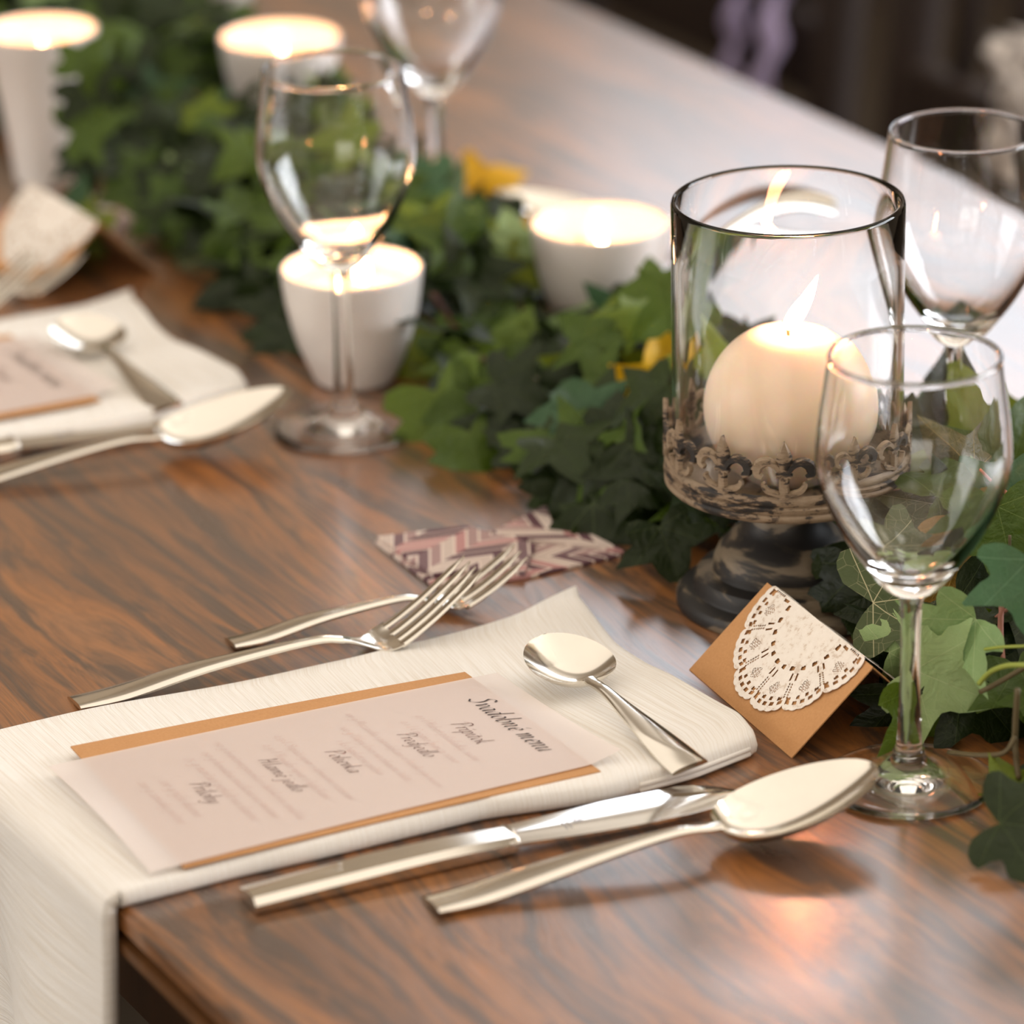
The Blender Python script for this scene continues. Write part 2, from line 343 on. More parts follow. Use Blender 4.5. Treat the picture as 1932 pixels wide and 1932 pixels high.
# table local: x = along, y = across (away from near edge)
def tab_section(x0, x1, sec):
    n = len(sec); V = [(x0, y, z) for y, z in sec]+[(x1, y, z) for y, z in sec]
    F = [(i, (i+1) % n, (i+1) % n+n, i+n) for i in range(n)]+[tuple(range(n-1, -1, -1)), tuple(range(n, 2*n))]
    return V, F
B1 = .792; XT0, XT1 = -2.60, .50
# AL is rotated -62 deg; across axis = +90 from it gives AN
sec = [(.0025, Z0), (B1-.0025, Z0), (B1, Z0-.003), (B1, Z0-.010), (.0, Z0-.010), (0, Z0-.003)]
o = mesh('table_top', *tab_section(XT0, XT1, sec), M_TABLE, TABLE, smooth=False)
sec = [(.006, Z0-.0100), (B1-.006, Z0-.0100), (B1-.006, Z0-.0145), (B1+.001, Z0-.0150), (B1+.001, Z0-.0195), (-.001, Z0-.0195), (-.001, Z0-.0150), (.006, Z0-.0145)]
mesh('edge_moulding', *tab_section(XT0+.003, XT1-.003, sec), M_EDGE, TABLE, smooth=False)
for (x0, x1, y0, y1) in ((XT0+.06, XT1-.06, .05, .075), (XT0+.06, XT1-.06, B1-.075, B1-.05), (XT0+.06, XT0+.085, .075, B1-.075), (XT1-.085, XT1-.06, .075, B1-.075)):
    mesh('apron', *box(x0, x1, y0, y1, Z0-.11, Z0-.0195), M_EDGE, TABLE, smooth=False)
for lx in (XT0+.11, XT1-.11):
    for ly in (.085, B1-.085): bevel(mesh('leg', *box(lx-.035, lx+.035, ly-.035, ly+.035, 0, Z0-.0195), M_EDGE, TABLE, smooth=False), .004)

# ------------------------------------------------------------------ napkins
def arc(pts, n):
    P = np.array(pts, float); d = np.r_[0, np.cumsum(np.linalg.norm(np.diff(P, axis=0), axis=1))]; d /= d[-1]
    t = np.linspace(0, 1, n); return np.stack([np.interp(t, d, P[:, k]) for k in range(P.shape[1])], 1)
def smooth1(P, k=3):
    for _ in range(k): P[1:-1] = .25*P[:-2]+.5*P[1:-1]+.25*P[2:]
    return P
NU, NV = 120, 72
right = smooth1(arc([inT(U(*q, .0)) for q in ((228, 1712), (450, 1655), (600, 1622), (910, 1547), (1135, 1515), (1303, 1470), (1417, 1425))], NU))
left = smooth1(arc([inT(U(*q, .002)) for q in ((-91, 1403), (60, 1370), (184, 1343), (380, 1303), (660, 1247), (980, 1167), (1087, 1120))], NU))
farE = smooth1(arc([inT(U(*q, .006)) for q in ((1417, 1390), (1394, 1353), (1306, 1306), (1223, 1262), (1161, 1206), (1110, 1148), (1087, 1120))], NV), 5)
right[:, 2] = 0; left[:, 2] = 0; farE[:, 2] = 0; farE[0] = right[-1]; farE[-1] = left[-1]
right[0, 1] = 0; left[0, 1] = 0
near = arc([right[0], left[0]], NV)
def make_napkin(name, label, seed, drape_len=.34):
    rg = np.random.default_rng(seed); V = []; UVc = []
    ph = rg.uniform(0, 6, 8)
    G = np.zeros((NU, NV, 3))
    for i in range(NU):
        u = i/(NU-1)
        for j in range(NV):
            v = j/(NV-1)
            p = (1-v)*right[i]+v*left[i]+(1-u)*near[j]+u*farE[j]-((1-u)*(1-v)*right[0]+(1-u)*v*left[0]+u*(1-v)*right[-1]+u*v*left[-1])
            h = .0072-.0032*v+.0028*u*(1-v)+.0012*math.sin(3.1*u+2.2*v+ph[0])*math.sin(PI*u)
            h += .0010*math.sin(u*16+ph[1]+v*3)*(v**2)*.5
            h += .0016*math.exp(-((u-.93)/.10)**2)*math.sin(v*9+ph[2])*.6          # soft wave near the far end
            if u > .80: h += .0010*math.sin((v-.3)*12+u*9+ph[3])*(u-.80)/.2
            p[2] = h; G[i, j] = p
    V += [tuple(G[i, j]) for i in range(NU) for j in range(NV)]
    UVc += [(i/(NU-1), j/(NV-1)) for i in range(NU) for j in range(NV)]
    F = [(i*NV+j, (i+1)*NV+j, (i+1)*NV+j+1, i*NV+j+1) for i in range(NU-1) for j in range(NV-1)]
    # rounded folded skirts down to the table along right, far and left side
    loop = [(i, 0) for i in range(NU)]+[(NU-1, j) for j in range(1, NV)]+[(i, NV-1) for i in range(NU-2, -1, -1)]
    cen = G.mean(axis=(0, 1)); prev = [i*NV+j for i, j in loop]
    for ring, (out, hz) in enumerate(((.0014, .80), (.0024, .5), (.0020, .22), (.0004, .03))):
        cur = []
        for q, (i, j) in enumerate(loop):
            p = G[i, j].copy(); d = np.array([1., 0, 0]) if j == 0 and i < NU-1 else (np.array([-1., 0, 0]) if j == NV-1 and i < NU-1 else np.array([0, 1., 0]))
            if (i, j) == (NU-1, 0): d = np.array([.7, .7, 0])
            if (i, j) == (NU-1, NV-1): d = np.array([-.7, .7, 0])
            t = p[2]/.0085; p = p+d*(out*t); p[2] = G[i, j][2]*hz; cur.append(len(V)); V.append(tuple(p)); UVc.append((i/(NU-1)+(ring*.004 if i == NU-1 else 0), j/(NV-1)))
        for q in range(len(loop)-1): F.append((prev[q], cur[q], cur[q+1], prev[q+1]))
        prev = cur
    # drape over the near edge
    ND = 46; base = [j for j in range(NV)]; prev = base; H0 = G[0, :, 2]
    for k in range(1, ND+1):
        s = k/ND*drape_len; cur = []
        for j in range(NV):
            v = j/(NV-1); p0 = G[0, j]; R = .008+.002*v
            if s < R*PI/2: an = s/R; b_ = -R*math.sin(an); z = H0[j]-R*(1-math.cos(an))
            else: b_ = -R; z = H0[j]-R-(s-R*PI/2)
            dz = max(0, s-.02)
            b_ -= dz*(.035+.11*v)+min(dz, .12)*.22*math.sin(v*5.2+.3+dz*4)*(.35+v)
            a_ = p0[0]-dz*.015*(1-v)+.004*math.sin(dz*16)*(1-v)
            cur.append(len(V)); V.append((a_, b_, z)); UVc.append((-s/.29, v))
        for j in range(NV-1): F.append((cur[j], prev[j], prev[j+1], cur[j+1]))
        # inner layers of the fold, seen as the thick turned edge
        R0 = .008; an = min(s/R0, PI/2); q_ = np.array(V[cur[0]]); t_ = .0062
        V.append((q_[0]-.0004, q_[1]+t_*math.sin(an), q_[2]-t_*math.cos(an))); UVc.append((-s/.29, 0))
        if k == 1: V.append((G[0, 0][0], .0, .0006)); UVc.append((0, 0)); pin = len(V)-1; cin = len(V)-2
        else: cin = len(V)-1
        F.append((prev[0], cur[0], cin, pin)); pin = cin
        prev = cur
    o = thing(name, label, 'napkin', (OR[0], OR[1], Z0), ANG_L)
    c = mesh('cloth', V, F, M_CLOTH, o, uv=UVc)
    s = c.modifiers.new('thickness', 'SOLIDIFY'); s.thickness = .0007; s.offset = -1
    # layered hem of the folded layers under the top one, seen at the outer right corner
    hem = []
    for lv, zz in enumerate((.0022, .0046)):
        P = [tuple(right[i]+np.array([.0022, 0, zz])) for i in range(NU-26, NU, 2)]
        hem.append(tube(P, .0011, 6))
    mesh('hem', *join(*hem), M_CLOTH, o)
    return o
NAP1 = make_napkin('folded_napkin', 'cream ribbed cloth napkin hanging over the near table edge under the sharp menu card', 3)
p = T(-.490, .0); NAP2 = make_napkin('folded_napkin', 'blurred cream cloth napkin at the left edge of the photo under the second place setting', 8, .34); NAP2.location = (p[0], p[1], Z0)

# ------------------------------------------------------------------ lettering (broad nib strokes)
bowl = [(.68, .92), (.42, 1), (.12, .62), (.12, .18), (.32, 0), (.58, .3), (.7, .95)]
dot = [(.2, 1.42), (.23, 1.5)]
G_ = {
 'a': (.85, [bowl, [(.7, 1), (.64, .2), (.74, 0), (.9, .18)]]), 'b': (.82, [[(.1, 2), (.1, .2), (.3, 0), (.6, .2), (.68, .65), (.5, .95), (.15, .7)]]),
 'c': (.7, [[(.65, .85), (.4, 1), (.1, .6), (.15, .1), (.4, 0), (.65, .2)]]), 'd': (.88, [bowl, [(.78, 2), (.66, .2), (.76, 0), (.9, .18)]]),
 'e': (.68, [[(.12, .45), (.5, .6), (.6, .85), (.4, 1), (.12, .65), (.15, .15), (.4, 0), (.65, .22)]]), 'f': (.5, [[(.6, 1.9), (.4, 2), (.25, 1.6), (.1, -.6), (-.1, -.8)], [(0, 1), (.5, 1)]]),
 'g': (.85, [bowl, [(.7, 1), (.62, -.4), (.4, -.8), (.05, -.65)]]), 'h': (.85, [[(.12, 2), (.08, 0)], [(.12, .6), (.45, 1), (.6, .8), (.54, .2), (.64, 0), (.8, .15)]]),
 'i': (.42, [[(0, .8), (.15, 1), (.13, .2), (.23, 0), (.4, .17)], dot]), 'j': (.4, [[(.18, 1), (.1, -.5), (-.1, -.8), (-.3, -.68)], dot]),
 'k': (.80, [[(.12, 2), (.08, 0)], [(.58, .98), (.14, .5)], [(.16, .54), (.34, .40), (.56, .02), (.74, .14)]]), 'l': (.38, [[(.14, 2), (.1, .2), (.22, 0), (.38, .17)]]),
 'm': (1.22, [[(0, .8), (.12, 1), (.1, 0)], [(.12, .6), (.4, 1), (.52, .8), (.48, 0)], [(.52, .6), (.8, 1), (.92, .8), (.87, .2), (.97, 0), (1.12, .17)]]),
 'n': (.87, [[(0, .8), (.12, 1), (.1, 0)], [(.12, .6), (.45, 1), (.6, .8), (.54, .2), (.64, 0), (.8, .17)]]),
 'o': (.78, [[(.4, 1), (.12, .65), (.15, .15), (.38, 0), (.65, .35), (.62, .85), (.38, 1)]]), 'p': (.85, [[(0, .8), (.15, 1), (.06, -.9)], [(.12, .6), (.45, 1), (.68, .7), (.5, .05), (.12, .12)]]),
 'r': (.56, [[(0, .8), (.12, 1), (.1, 0)], [(.12, .6), (.35, .97), (.56, .93)]]), 's': (.58, [[(.5, .9), (.3, 1), (.12, .8), (.4, .45), (.42, .15), (.2, 0), (0, .1)]]),
 't': (.48, [[(.22, 1.4), (.14, .2), (.26, 0), (.44, .17)], [(0, 1), (.46, 1)]]), 'u': (.88, [[(0, .8), (.12, 1), (.09, .3), (.24, 0), (.55, .4)], [(.64, 1), (.6, .2), (.7, 0), (.86, .17)]]),
 'v': (.7, [[(0, .8), (.15, 1), (.28, .05), (.62, .75), (.5, 1)]]), 'y': (.8, [[(0, .8), (.12, 1), (.12, .3), (.26, .02), (.55, .4)], [(.66, 1), (.5, -.4), (.2, -.8), (-.05, -.65)]]),
 'z': (.64, [[(0, .97), (.55, 1)], [(.55, 1), (0, 0)], [(0, 0), (.6, .03)]]), 'x': (.7, [[(.05, 1), (.6, 0)], [(.6, 1), (0, 0)]]),
 'S': (1.0, [[(.98, 1.72), (.66, 2), (.28, 1.62), (.62, 1.1), (.74, .5), (.4, .02), (-.08, .28)]]), 'P': (1.05, [[(.34, 1.9), (.2, 0)], [(-.12, 1.5), (.3, 2), (.88, 1.92), (.96, 1.35), (.32, .95)]]),
 'H': (1.25, [[(-.05, 1.7), (.22, 2), (.12, 0)], [(1.05, 2), (.85, 1.7), (.86, 0)], [(.16, 1), (.88, 1.05)]]), 'M': (1.5, [[(-.05, 0), (.3, 2)], [(.3, 2), (.65, .3)], [(.65, .3), (1.15, 2)], [(1.15, 2), (1.2, 0)]]),
 'U': (1.15, [[(.1, 2), (.12, .4), (.4, 0), (.8, .4)], [(.95, 2), (.9, 0)]]), 'C': (1.0, [[(.95, 1.7), (.6, 2), (.12, 1.2), (.25, .25), (.6, 0), (.95, .3)]]),
 '0': (.75, [[(.35, 1.1), (.1, .7), (.15, .1), (.38, 0), (.6, .4), (.55, .9), (.35, 1.1)]]), '1': (.5, [[(.05, .85), (.22, 1.05), (.2, 0)]]), '2': (.7, [[(.1, .85), (.35, 1.1), (.55, .85), (.05, 0)], [(.05, 0), (.6, .03)]]),
 '3': (.65, [[(.1, 1), (.4, 1.05), (.45, .7), (.2, .5)], [(.2, .5), (.5, .3), (.35, -.3), (0, -.45)]]), '5': (.65, [[(.5, 1.05), (.2, 1), (.12, .6), (.45, .4), (.4, -.2), (.05, -.4)]]), '7': (.65, [[(.05, 1.02), (.55, 1), (.2, -.45)]]),
 ',': (.3, [[(.12, .12), (.05, -.25)]]), ' ': (.5, []), }
ACC = {'\u0301': [(.40, 1.32), (.62, 1.66)], '\u030c': [(.22, 1.62), (.4, 1.36), (.62, 1.66)], '\u0308': [(.25, 1.42), (.28, 1.5)], '\u0302': [(.3, 1.3), (.45, 1.6), (.6, 1.3)]}
def text_strokes(s, nib=.20, slant=.30, track=.06, sub=4):
    quads = []; x = 0; last = None
    nv = np.array([math.cos(math.radians(38)), math.sin(math.radians(38))])*nib/2
    def stroke(pts, ox, oy=0):
        P = smooth_prof(pts, sub) if len(pts) > 2 else [np.array(q, float) for q in pts]
        P = [np.array([q[0]+ox+slant*(q[1]+oy), q[1]+oy]) for q in P]
        for a, b in zip(P[:-1], P[1:]):
            d = b-a; n = np.array([-d[1], d[0]]); n = n/(np.linalg.norm(n)+1e-9)*nib*.10
            k = nv+n*(1 if n@nv > 0 else -1); quads.append([a-k, b-k, b+k, a+k])
    for ch in unicodedata.normalize('NFD', s):
        if ch in ACC:
            if last is not None:
                up = 1.0 if last[2].isupper() else 0; base_w = last[1]; stroke(ACC[ch], last[0]+(base_w-.85)*.5, up)
            continue
        ch2 = ch if ch in G_ else ch.lower(); adv, st = G_.get(ch2, (.6, []))
        for q in st:
            if len(q) == 2 and q == dot and False: continue
            stroke(q, x)
        last = (x, adv, ch); x += adv+track
    return quads, x

# ------------------------------------------------------------------ menus
KR = [inT(U(*q, .0100)) for q in ((133, 1407), (877, 1267), (1133, 1454), (347, 1636))]      # TL TR BR BL (kraft)
VE = [inT(U(*q, .0115)) for q in ((90, 1441), (938, 1265), (1173, 1425), (283, 1641))]
for q in KR: q[2] = .0
for q in VE: q[2] = .0
def bil(Q, s, t): return (1-s)*(1-t)*Q[0]+s*(1-t)*Q[1]+s*t*Q[2]+(1-s)*t*Q[3]
def napz(): return .0093
def make_menu(name, label, off):
    o = thing(name, label, 'menu card', T(off, 0), ANG_L)
    ns, nt_ = 24, 12; V = []; F = []
    for lay, z in enumerate((.0090, .0098)):
        for i in range(ns+1):
            for j in range(nt_+1):
                q = bil(KR, i/ns, j/nt_).copy(); q[2] = z+.0006*math.sin(i/ns*3); V.append(q)
    W_ = nt_+1; N1 = (ns+1)*W_
    for i in range(ns):
        for j in range(nt_):
            a = i*W_+j; F.append((a, a+1, a+W_+1, a+W_)); a += N1; F.append((a, a+W_, a+W_+1, a+1))
    ring = [i*W_ for i in range(ns+1)]+[ns*W_+j for j in range(1, W_)]+[i*W_+nt_ for i in range(ns-1, -1, -1)]+[j for j in range(nt_-1, 0, -1)]
    for a, b in zip(ring, ring[1:]+ring[:1]): F.append((a, b, b+N1, a+N1))
    mesh('kraft_card', V, F, M_KRAFT, o, smooth=False)
    def vz(s, t):   # the vellum lies on the card and droops a little beyond its ends
        z = .01045+.0006*math.sin(s*3)
        z += .0035*max(0, (s-.93)/.07)*t**3 + .002*max(0, (.06-s)/.06)*math.sin(PI*t)
        return z
    ns, nt_ = 60, 24; V = []; F = []
    for i in range(ns+1):
        for j in range(nt_+1): q = bil(VE, i/ns, j/nt_).copy(); q[2] = vz(i/ns, j/nt_); V.append(q)
    W_ = nt_+1
    for i in range(ns):
        for j in range(nt_): a = i*W_+j; F.append((a, a+W_, a+W_+1, a+1))
    mesh('vellum_sheet', V, F, M_VELLUM, o)
    lines = [('Svadobné menu', .112, .60, 'T'), ('Prípitok', .200, .235, 'H'), ('0,1 l Hubert polosladký, suchý', .243, .50, 'B'), ('0,1 l Cinzano bianco, rosso', .283, .45, 'B'),
             ('Predjedlo', .318, .255, 'H'), ('100 g Mozzarella s paradajkami a bazalkovým pestom', .362, .80, 'B'), ('100 g Údený losos na trhanom šaláte', .402, .58, 'B'), ('1 ks banketové pečivo', .437, .36, 'B'),
             ('Polievka', .480, .23, 'H'), ('0,33 l Slepačí vývar s domácimi rezancami', .535, .67, 'B'), ('0,33 l Hovädzí vývar s haluškami', .574, .56, 'B'),
             ('Hlavné jedlo', .612, .33, 'H'), ('150 g bravčová panenka s dubákovou omáčkou', .655, .78, 'B'), ('150 g hovädzia sviečková na smotane', .695, .66, 'B'), ('75 g morčací perkelt na slanine', .735, .62, 'B'),
             ('Prílohy', .776, .20, 'H'), ('200 g ryža dusená', .822, .35, 'B'), ('200 g zemiaky pečené', .862, .40, 'B')]
    PW = np.linalg.norm(VE[1]-VE[2]); PH = np.linalg.norm(VE[1]-VE[0])
    for nm, kinds, m in (('title_lettering', 'T', M_INK), ('heading_lettering', 'H', M_INK2), ('dish_lettering', 'B', M_INK3)):
        V = []; F = []
        for s_, dpos, wid, kd in lines:
            if kd != kinds: continue
            q, tw = text_strokes(s_, (.14 if kd == 'T' else .12) if kd != 'B' else .10, track=.10, sub=4 if kd != 'B' else 2); sc = wid/tw   # page widths per unit
            for quad in q:
                b0 = len(V)
                for c in quad:
                    t = .5-wid/2+c[0]*sc; s = 1-(dpos+.012-(c[1]*sc)*PW/PH); p_ = bil(VE, s, t).copy(); p_[2] = vz(s, t)+.00025; V.append(p_)
                F.append((b0, b0+1, b0+2, b0+3))
        mesh(nm, V, F, m, o, smooth=False)
    return o
make_menu('menu_card', 'wedding menu on vellum over brown kraft card, title sharply readable, on the near napkin', 0)
make_menu('menu_card', 'blurred vellum menu over kraft card cut off by the left edge of the photo', -.505)

# ------------------------------------------------------------------ cutlery
def sheet(S, fz, fw, fsag, fth, nt_=12, extra=None, trange=(-1, 1), capends=True):
    """S list of x stations; top surface z = fz(x)+sag*(t^2-1); returns closed thin solid"""
    V = []; F = []; n = len(S); W_ = nt_+1; ts = np.linspace(trange[0], trange[1], W_)
    for side in (0, 1):
        for x in S:
            for t in ts:
                z = fz(x)+fsag(x)*(t*t-1)+(extra(x, t) if extra else 0)
                if side: z -= fth(x)*(1-.35*abs(t)**4)
                else: z -= 0.25*fth(x)*abs(t)**6
                V.append((x, fw(x)*t, z))
    o = n*W_
    for i in range(n-1):
        for j in range(W_-1):
            a = i*W_+j; F.append((a, a+W_, a+W_+1, a+1)); F.append((a+o, a+1+o, a+W_+1+o, a+W_+o))
        a = i*W_; F.append((a, a+o, a+W_+o, a+W_)); a = i*W_+W_-1; F.append((a, a+W_, a+W_+o, a+o))
    a = 0
    for j in range(W_-1): F.append((j, j+1, j+1+o, j+o)); e = (n-1)*W_+j; F.append((e, e+o, e+1+o, e+1))
    return V, F
def interp(xs, ys): 
    P = smooth_prof(list(zip(xs, ys)), 8); X = np.array([p[0] for p in P]); Y = np.array([p[1] for p in P]); return lambda x: float(np.interp(x, X, Y))
def tailfacet(Lf, drop, wid):
    # diagonal facet worked into the tail end of every handle
    def e(x, t):
        if x > Lf: return 0
        b = 1-1.9*(1-x/Lf); return -drop*max(0, (t-b))*(1 if t > b else 0)*(1-x/Lf*.3)
    return e
def spoon_parts(L, wtail, wneck, wbowl, bl, neckz, tipz, th=.0022):
    x1 = L-bl; xs = [0, L*.10, L*.25, x1*.75, x1*.93, x1]; fz = interp([0, L*.12, x1*.55, x1*.86, x1, x1+bl*.25, L-bl*.25, L], [th, th+.0005, neckz*.72, neckz, neckz*.93, neckz*.93+(tipz-neckz*.93)*.16, tipz-(tipz-neckz*.9)*.30, tipz])
    fw_ = interp([0, L*.12, L*.3, x1*.8, x1], [wtail*.97, wtail*.94, wtail*.72, wneck, wneck*1.02])
    ft = lambda x: th*(1+.3*math.sin(min(1, x/x1)*PI))
    h = sheet(np.linspace(0, x1+.002, 44), fz, fw_, lambda x: -.0006*(1 if x < x1*.9 else .5), ft, 12, tailfacet(L*.27, .0012, wtail))
    def bw(x):
        s = min(1, max(0, (x-x1)/bl)); ell_ = math.sqrt(max(0, 1-(2*s**.86-1)**2)); return max(wneck*.9*(1-s)**2*1.0, wbowl*ell_)+(wneck*.0)
    def sag(x):
        s = min(1, max(0, (x-x1)/bl)); return .0112*(L/.194)*math.sin(PI*min(1, s**.80))**.75
    st = [x1-.001+bl*(.5-.5*math.cos(PI*k/39))+(.001 if k else 0) for k in range(40)]; st[-1] = L
    b_ = sheet(st, fz, lambda x: max(.0003, bw(x)), sag, lambda x: .0013, 20)
    return h, b_
def make_spoon(name, label, cat, L, dims):
    o = thing(name, label, cat)
    h, b_ = spoon_parts(L, *dims); mesh('handle', *h, M_STEEL, o, sharp=38); mesh('bowl', *b_, M_STEEL, o, sharp=50); return o
def place(o, p, ang): o.location = tuple(p); o.rotation_euler = (0, 0, math.radians(ang)); return o
SP = make_spoon('tablespoon', 'large steel tablespoon on bare wood in front of the sharp knife', 'spoon', .189, (.0104, .0036, .0228, .069, .0115, .0235))
place(SP, U(812, 1708, .001), 21.4)
SP2 = dup(SP, inT(U(822, 1705, .001)), label='blurred tablespoon at the left edge of the photo, bowl pointing at the blurred glass foot')
p = inT(U(822, 1705, 0)); SP2.location = tuple(T(p[0]-.5065, p[1]-.014, .001)); SP2.rotation_euler = (0, 0, math.radians(22.0))
DS = make_spoon('dessert_spoon', 'small steel dessert spoon lying across the top of the near napkin', 'spoon', .127, (.0084, .0030, .0190, .042, .0070, .0115))
q = U(1302, 1443, .012); place(DS, q, 116.5); DS.location[2] = Z0+.0105
DS2 = dup(DS, (0, 0, 0), label='blurred dessert spoon lying on the blurred left napkin'); p = inT(q); DS2.location = tuple(T(p[0]-.497, p[1]-.006, .0085))

def make_fork(name, label, L, wtail, wneck, whead, hl, neckz, tipz, ntine, tfrac=.62):
    o = thing(name, label, 'fork'); th = .0021; x1 = L-hl
    fz = interp([0, L*.12, x1*.5, x1*.88, x1, x1+hl*.28, x1+hl*.6, L], [th, th+.0004, neckz*.75, neckz, neckz*.80, .0036, tipz*.42, tipz])
    fwh = interp([0, L*.12, L*.32, x1*.85, x1], [wtail*.97, wtail*.92, wtail*.60, wneck, wneck])
    h = sheet(np.linspace(0, x1, 40), fz, fwh, lambda x: -.0006, lambda x: th*1.1, 10, tailfacet(L*.27, .0012, wtail))
    mesh('handle', *h, M_STEEL, o, sharp=38)
    xt = L-hl*tfrac; fwr = interp([x1, x1+(xt-x1)*.35, x1+(xt-x1)*.75, xt], [wneck, wneck*1.35, whead*.9, whead])
    r = sheet(np.linspace(x1-.001, xt+.0005, 16), fz, fwr, lambda x: .0016*min(1, max(0, (x-x1)/(xt-x1))), lambda x: .0019, 16)
    mesh('head', *r, M_STEEL, o, sharp=45)
    gap = .37/ntine; tw = (2-gap*(ntine-1)*1.15)/ntine
    for k in range(ntine):
        c = -1+tw/2+k*(tw+gap*1.15)
        def fzt(x, c=c): return fz(x)+.0016*(c*c-1)*(1-.8*(x-xt)/(L-xt))
        s_ = list(np.linspace(xt-.0005, L, 20)); V = []; 
        fwt = lambda x, c=c: whead*tw/2*(1-.30*((x-xt)/(L-xt)))*(1 if x < L-.006 else max(.18, (L-x)/.006))
        v, f = sheet(s_, fzt, fwt, lambda x: 0, lambda x: .0019-.0006*(x-xt)/(L-xt), 6)
        v = [(x, y+c*whead*(1-.05*max(0, (x-xt)/(L-xt))), z) for x, y, z in v]
        mesh('tine', v, f, M_STEEL, o, sharp=45)
    return o
FK = make_fork('dinner_fork', 'four-tined steel dinner fork on bare wood just left of the near napkin', .184, .0100, .0033, .0132, .062, .0095, .0315, 4)
place(FK, U(140, 1327, .001), 22.6)
FK2 = make_fork('dessert_fork', 'smaller three-tined steel fork behind the dinner fork, tines on the patterned paper napkin', .137, .0088, .0030, .0118, .048, .0085, .0215, 3)
place(FK2, U(434, 1214, .001), 20.8)
a_ = inT(U(152, 1322, 0)); FK3 = dup(FK, (0, 0, 0), math.radians(24), 'blurred dinner fork, tines showing at the left edge below the blurred tent card'); FK3.location = tuple(T(a_[0]-.494, a_[1], .001))
a_ = inT(U(436, 1211, 0)); FK4 = dup(FK2, (0, 0, 0), math.radians(22), 'blurred small fork at the left edge of the photo behind the blurred dinner fork'); FK4.location = tuple(T(a_[0]-.494, a_[1], .001))

def make_knife(name, label):
    o = thing(name, label, 'knife'); L = .213; xb = .112
    V = []; F = []
    S = np.linspace(0, xb, 30); hw = interp([0, .02, .06, xb*.93, xb], [.0098, .0094, .0082, .0070, .0066]); hh = interp([0, .03, .08, xb], [.0060, .0068, .0076, .0066])
    # handle section: flat top with bevelled shoulders and upright sides
    for x in S:
        w_, h_ = hw(x), hh(x); f_ = min(1, x/.05); d_ = .0016*(1-f_)
        sec = [(-w_, .0006), (-w_, h_-.0026), (-w_*.72, h_), (w_*(.72-.9*(1-f_)), h_), (w_*.9, h_-.0012-d_), (w_, h_-.0028-d_), (w_, .0006), (w_*.8, 0), (-w_*.8, 0)]
        V += [(x, y, z) for y, z in sec]
    m_ = 9
    for i in range(len(S)-1):
        for k in range(m_): k2 = (k+1) % m_; F.append((i*m_+k, i*m_+k2, (i+1)*m_+k2, (i+1)*m_+k))
    F.append(tuple(range(m_-1, -1, -1))); F.append(tuple((len(S)-1)*m_+k for k in range(m_)))
    mesh('handle', V, F, M_STEEL, o, sharp=24)
    # blade: slightly tilted towards the eye; straight back, curved belly
    V = []; F = []; S = [xb-.004+(L-xb+.004)*k/47 for k in range(48)]
    for side in (0, 1):
        for x in S:
            s = (x-xb)/(L-xb); lo = -.0080-.0045*math.sin(PI*min(1, max(0, s)*.9)); hi = .0080+.0042*max(0, min(1, s*2.2))
            if s > .72: q_ = (s-.72)/.28; hi = hi-(hi+.0052)*q_**2.6; lo = lo+(.0040)*q_**3
            if s > .985: hi = max(hi, lo+.0006)
            for k in range(7):
                t = k/6; y = lo+(hi-lo)*t; z = .0052-.0016*s+(.0006*(t-.5))+.0004*math.sin(PI*t)
                if side: z -= .0016*(1-t*.75)*(1-.3*s)
                V.append((x, y, z))
    n = len(S)*7
    for i in range(len(S)-1):
        for k in range(6): a = i*7+k; F.append((a, a+7, a+8, a+1)); F.append((a+n, a+1+n, a+8+n, a+7+n))
        a = i*7; F.append((a, a+n, a+7+n, a+7)); a = i*7+6; F.append((a, a+7, a+7+n, a+n))
    for k in range(6): F.append((k, k+1, k+1+n, k+n)); e = (len(S)-1)*7+k; F.append((e, e+n, e+1+n, e+1))
    bl = mesh('blade', V, F, M_BLADE, o, sharp=50)
    V, F = join(tube([(xb-.001, -.0070, .0048), (xb+.0006, 0, .0064), (xb-.001, .0072, .0060)], .0011, 8)); mesh('bolster', V, F, M_STEEL, o)
    # tiny etched crest and two short lines on the blade
    zz = lambda x, y: .0052-.0016*(x-xb)/(L-xb)+.0006*((y+.0095)/.019-.5)+.00055
    vf = []; cx, cy = xb+.0285, .0010
    for r_, wd in ((.0024, .00022), (.0012, .0003)):
        Vr = []; 
        for k in range(24):
            t = 2*PI*k/24
            for rr in (r_-wd, r_+wd): x, y = cx+rr*math.cos(t), cy+.8*rr*math.sin(t); Vr.append((x, y, zz(x, y)))
        vf.append((Vr, [(2*k, 2*k+1, (2*k+3) % 48, (2*k+2) % 48) for k in range(24)]))
    for x0 in (xb+.0215, xb+.0235):
        for seg in range(5):
            y0 = -.0045+seg*.0016; vf.append(([(x0, y0, zz(x0, y0)), (x0+.0008, y0, zz(x0, y0)), (x0+.0008, y0+.0011, zz(x0, y0)), (x0, y0+.0011, zz(x0, y0))], [(0, 1, 2, 3)]))
    mesh('etched_mark', *join(*vf), M_MARK, bl, smooth=False)
    return o
KN = place(make_knife('table_knife', 'steel table knife with bright blade lying beside the near napkin'), U(466, 1700, .002), 24.0); KN.location[2] = Z0+.0006
a_ = inT(U(482, 1697, 0)); KN2 = dup(KN, T(a_[0]-.503, a_[1]-.006, .0006), math.radians(24.6), 'blurred steel knife at the left edge of the photo between napkin and tablespoon')

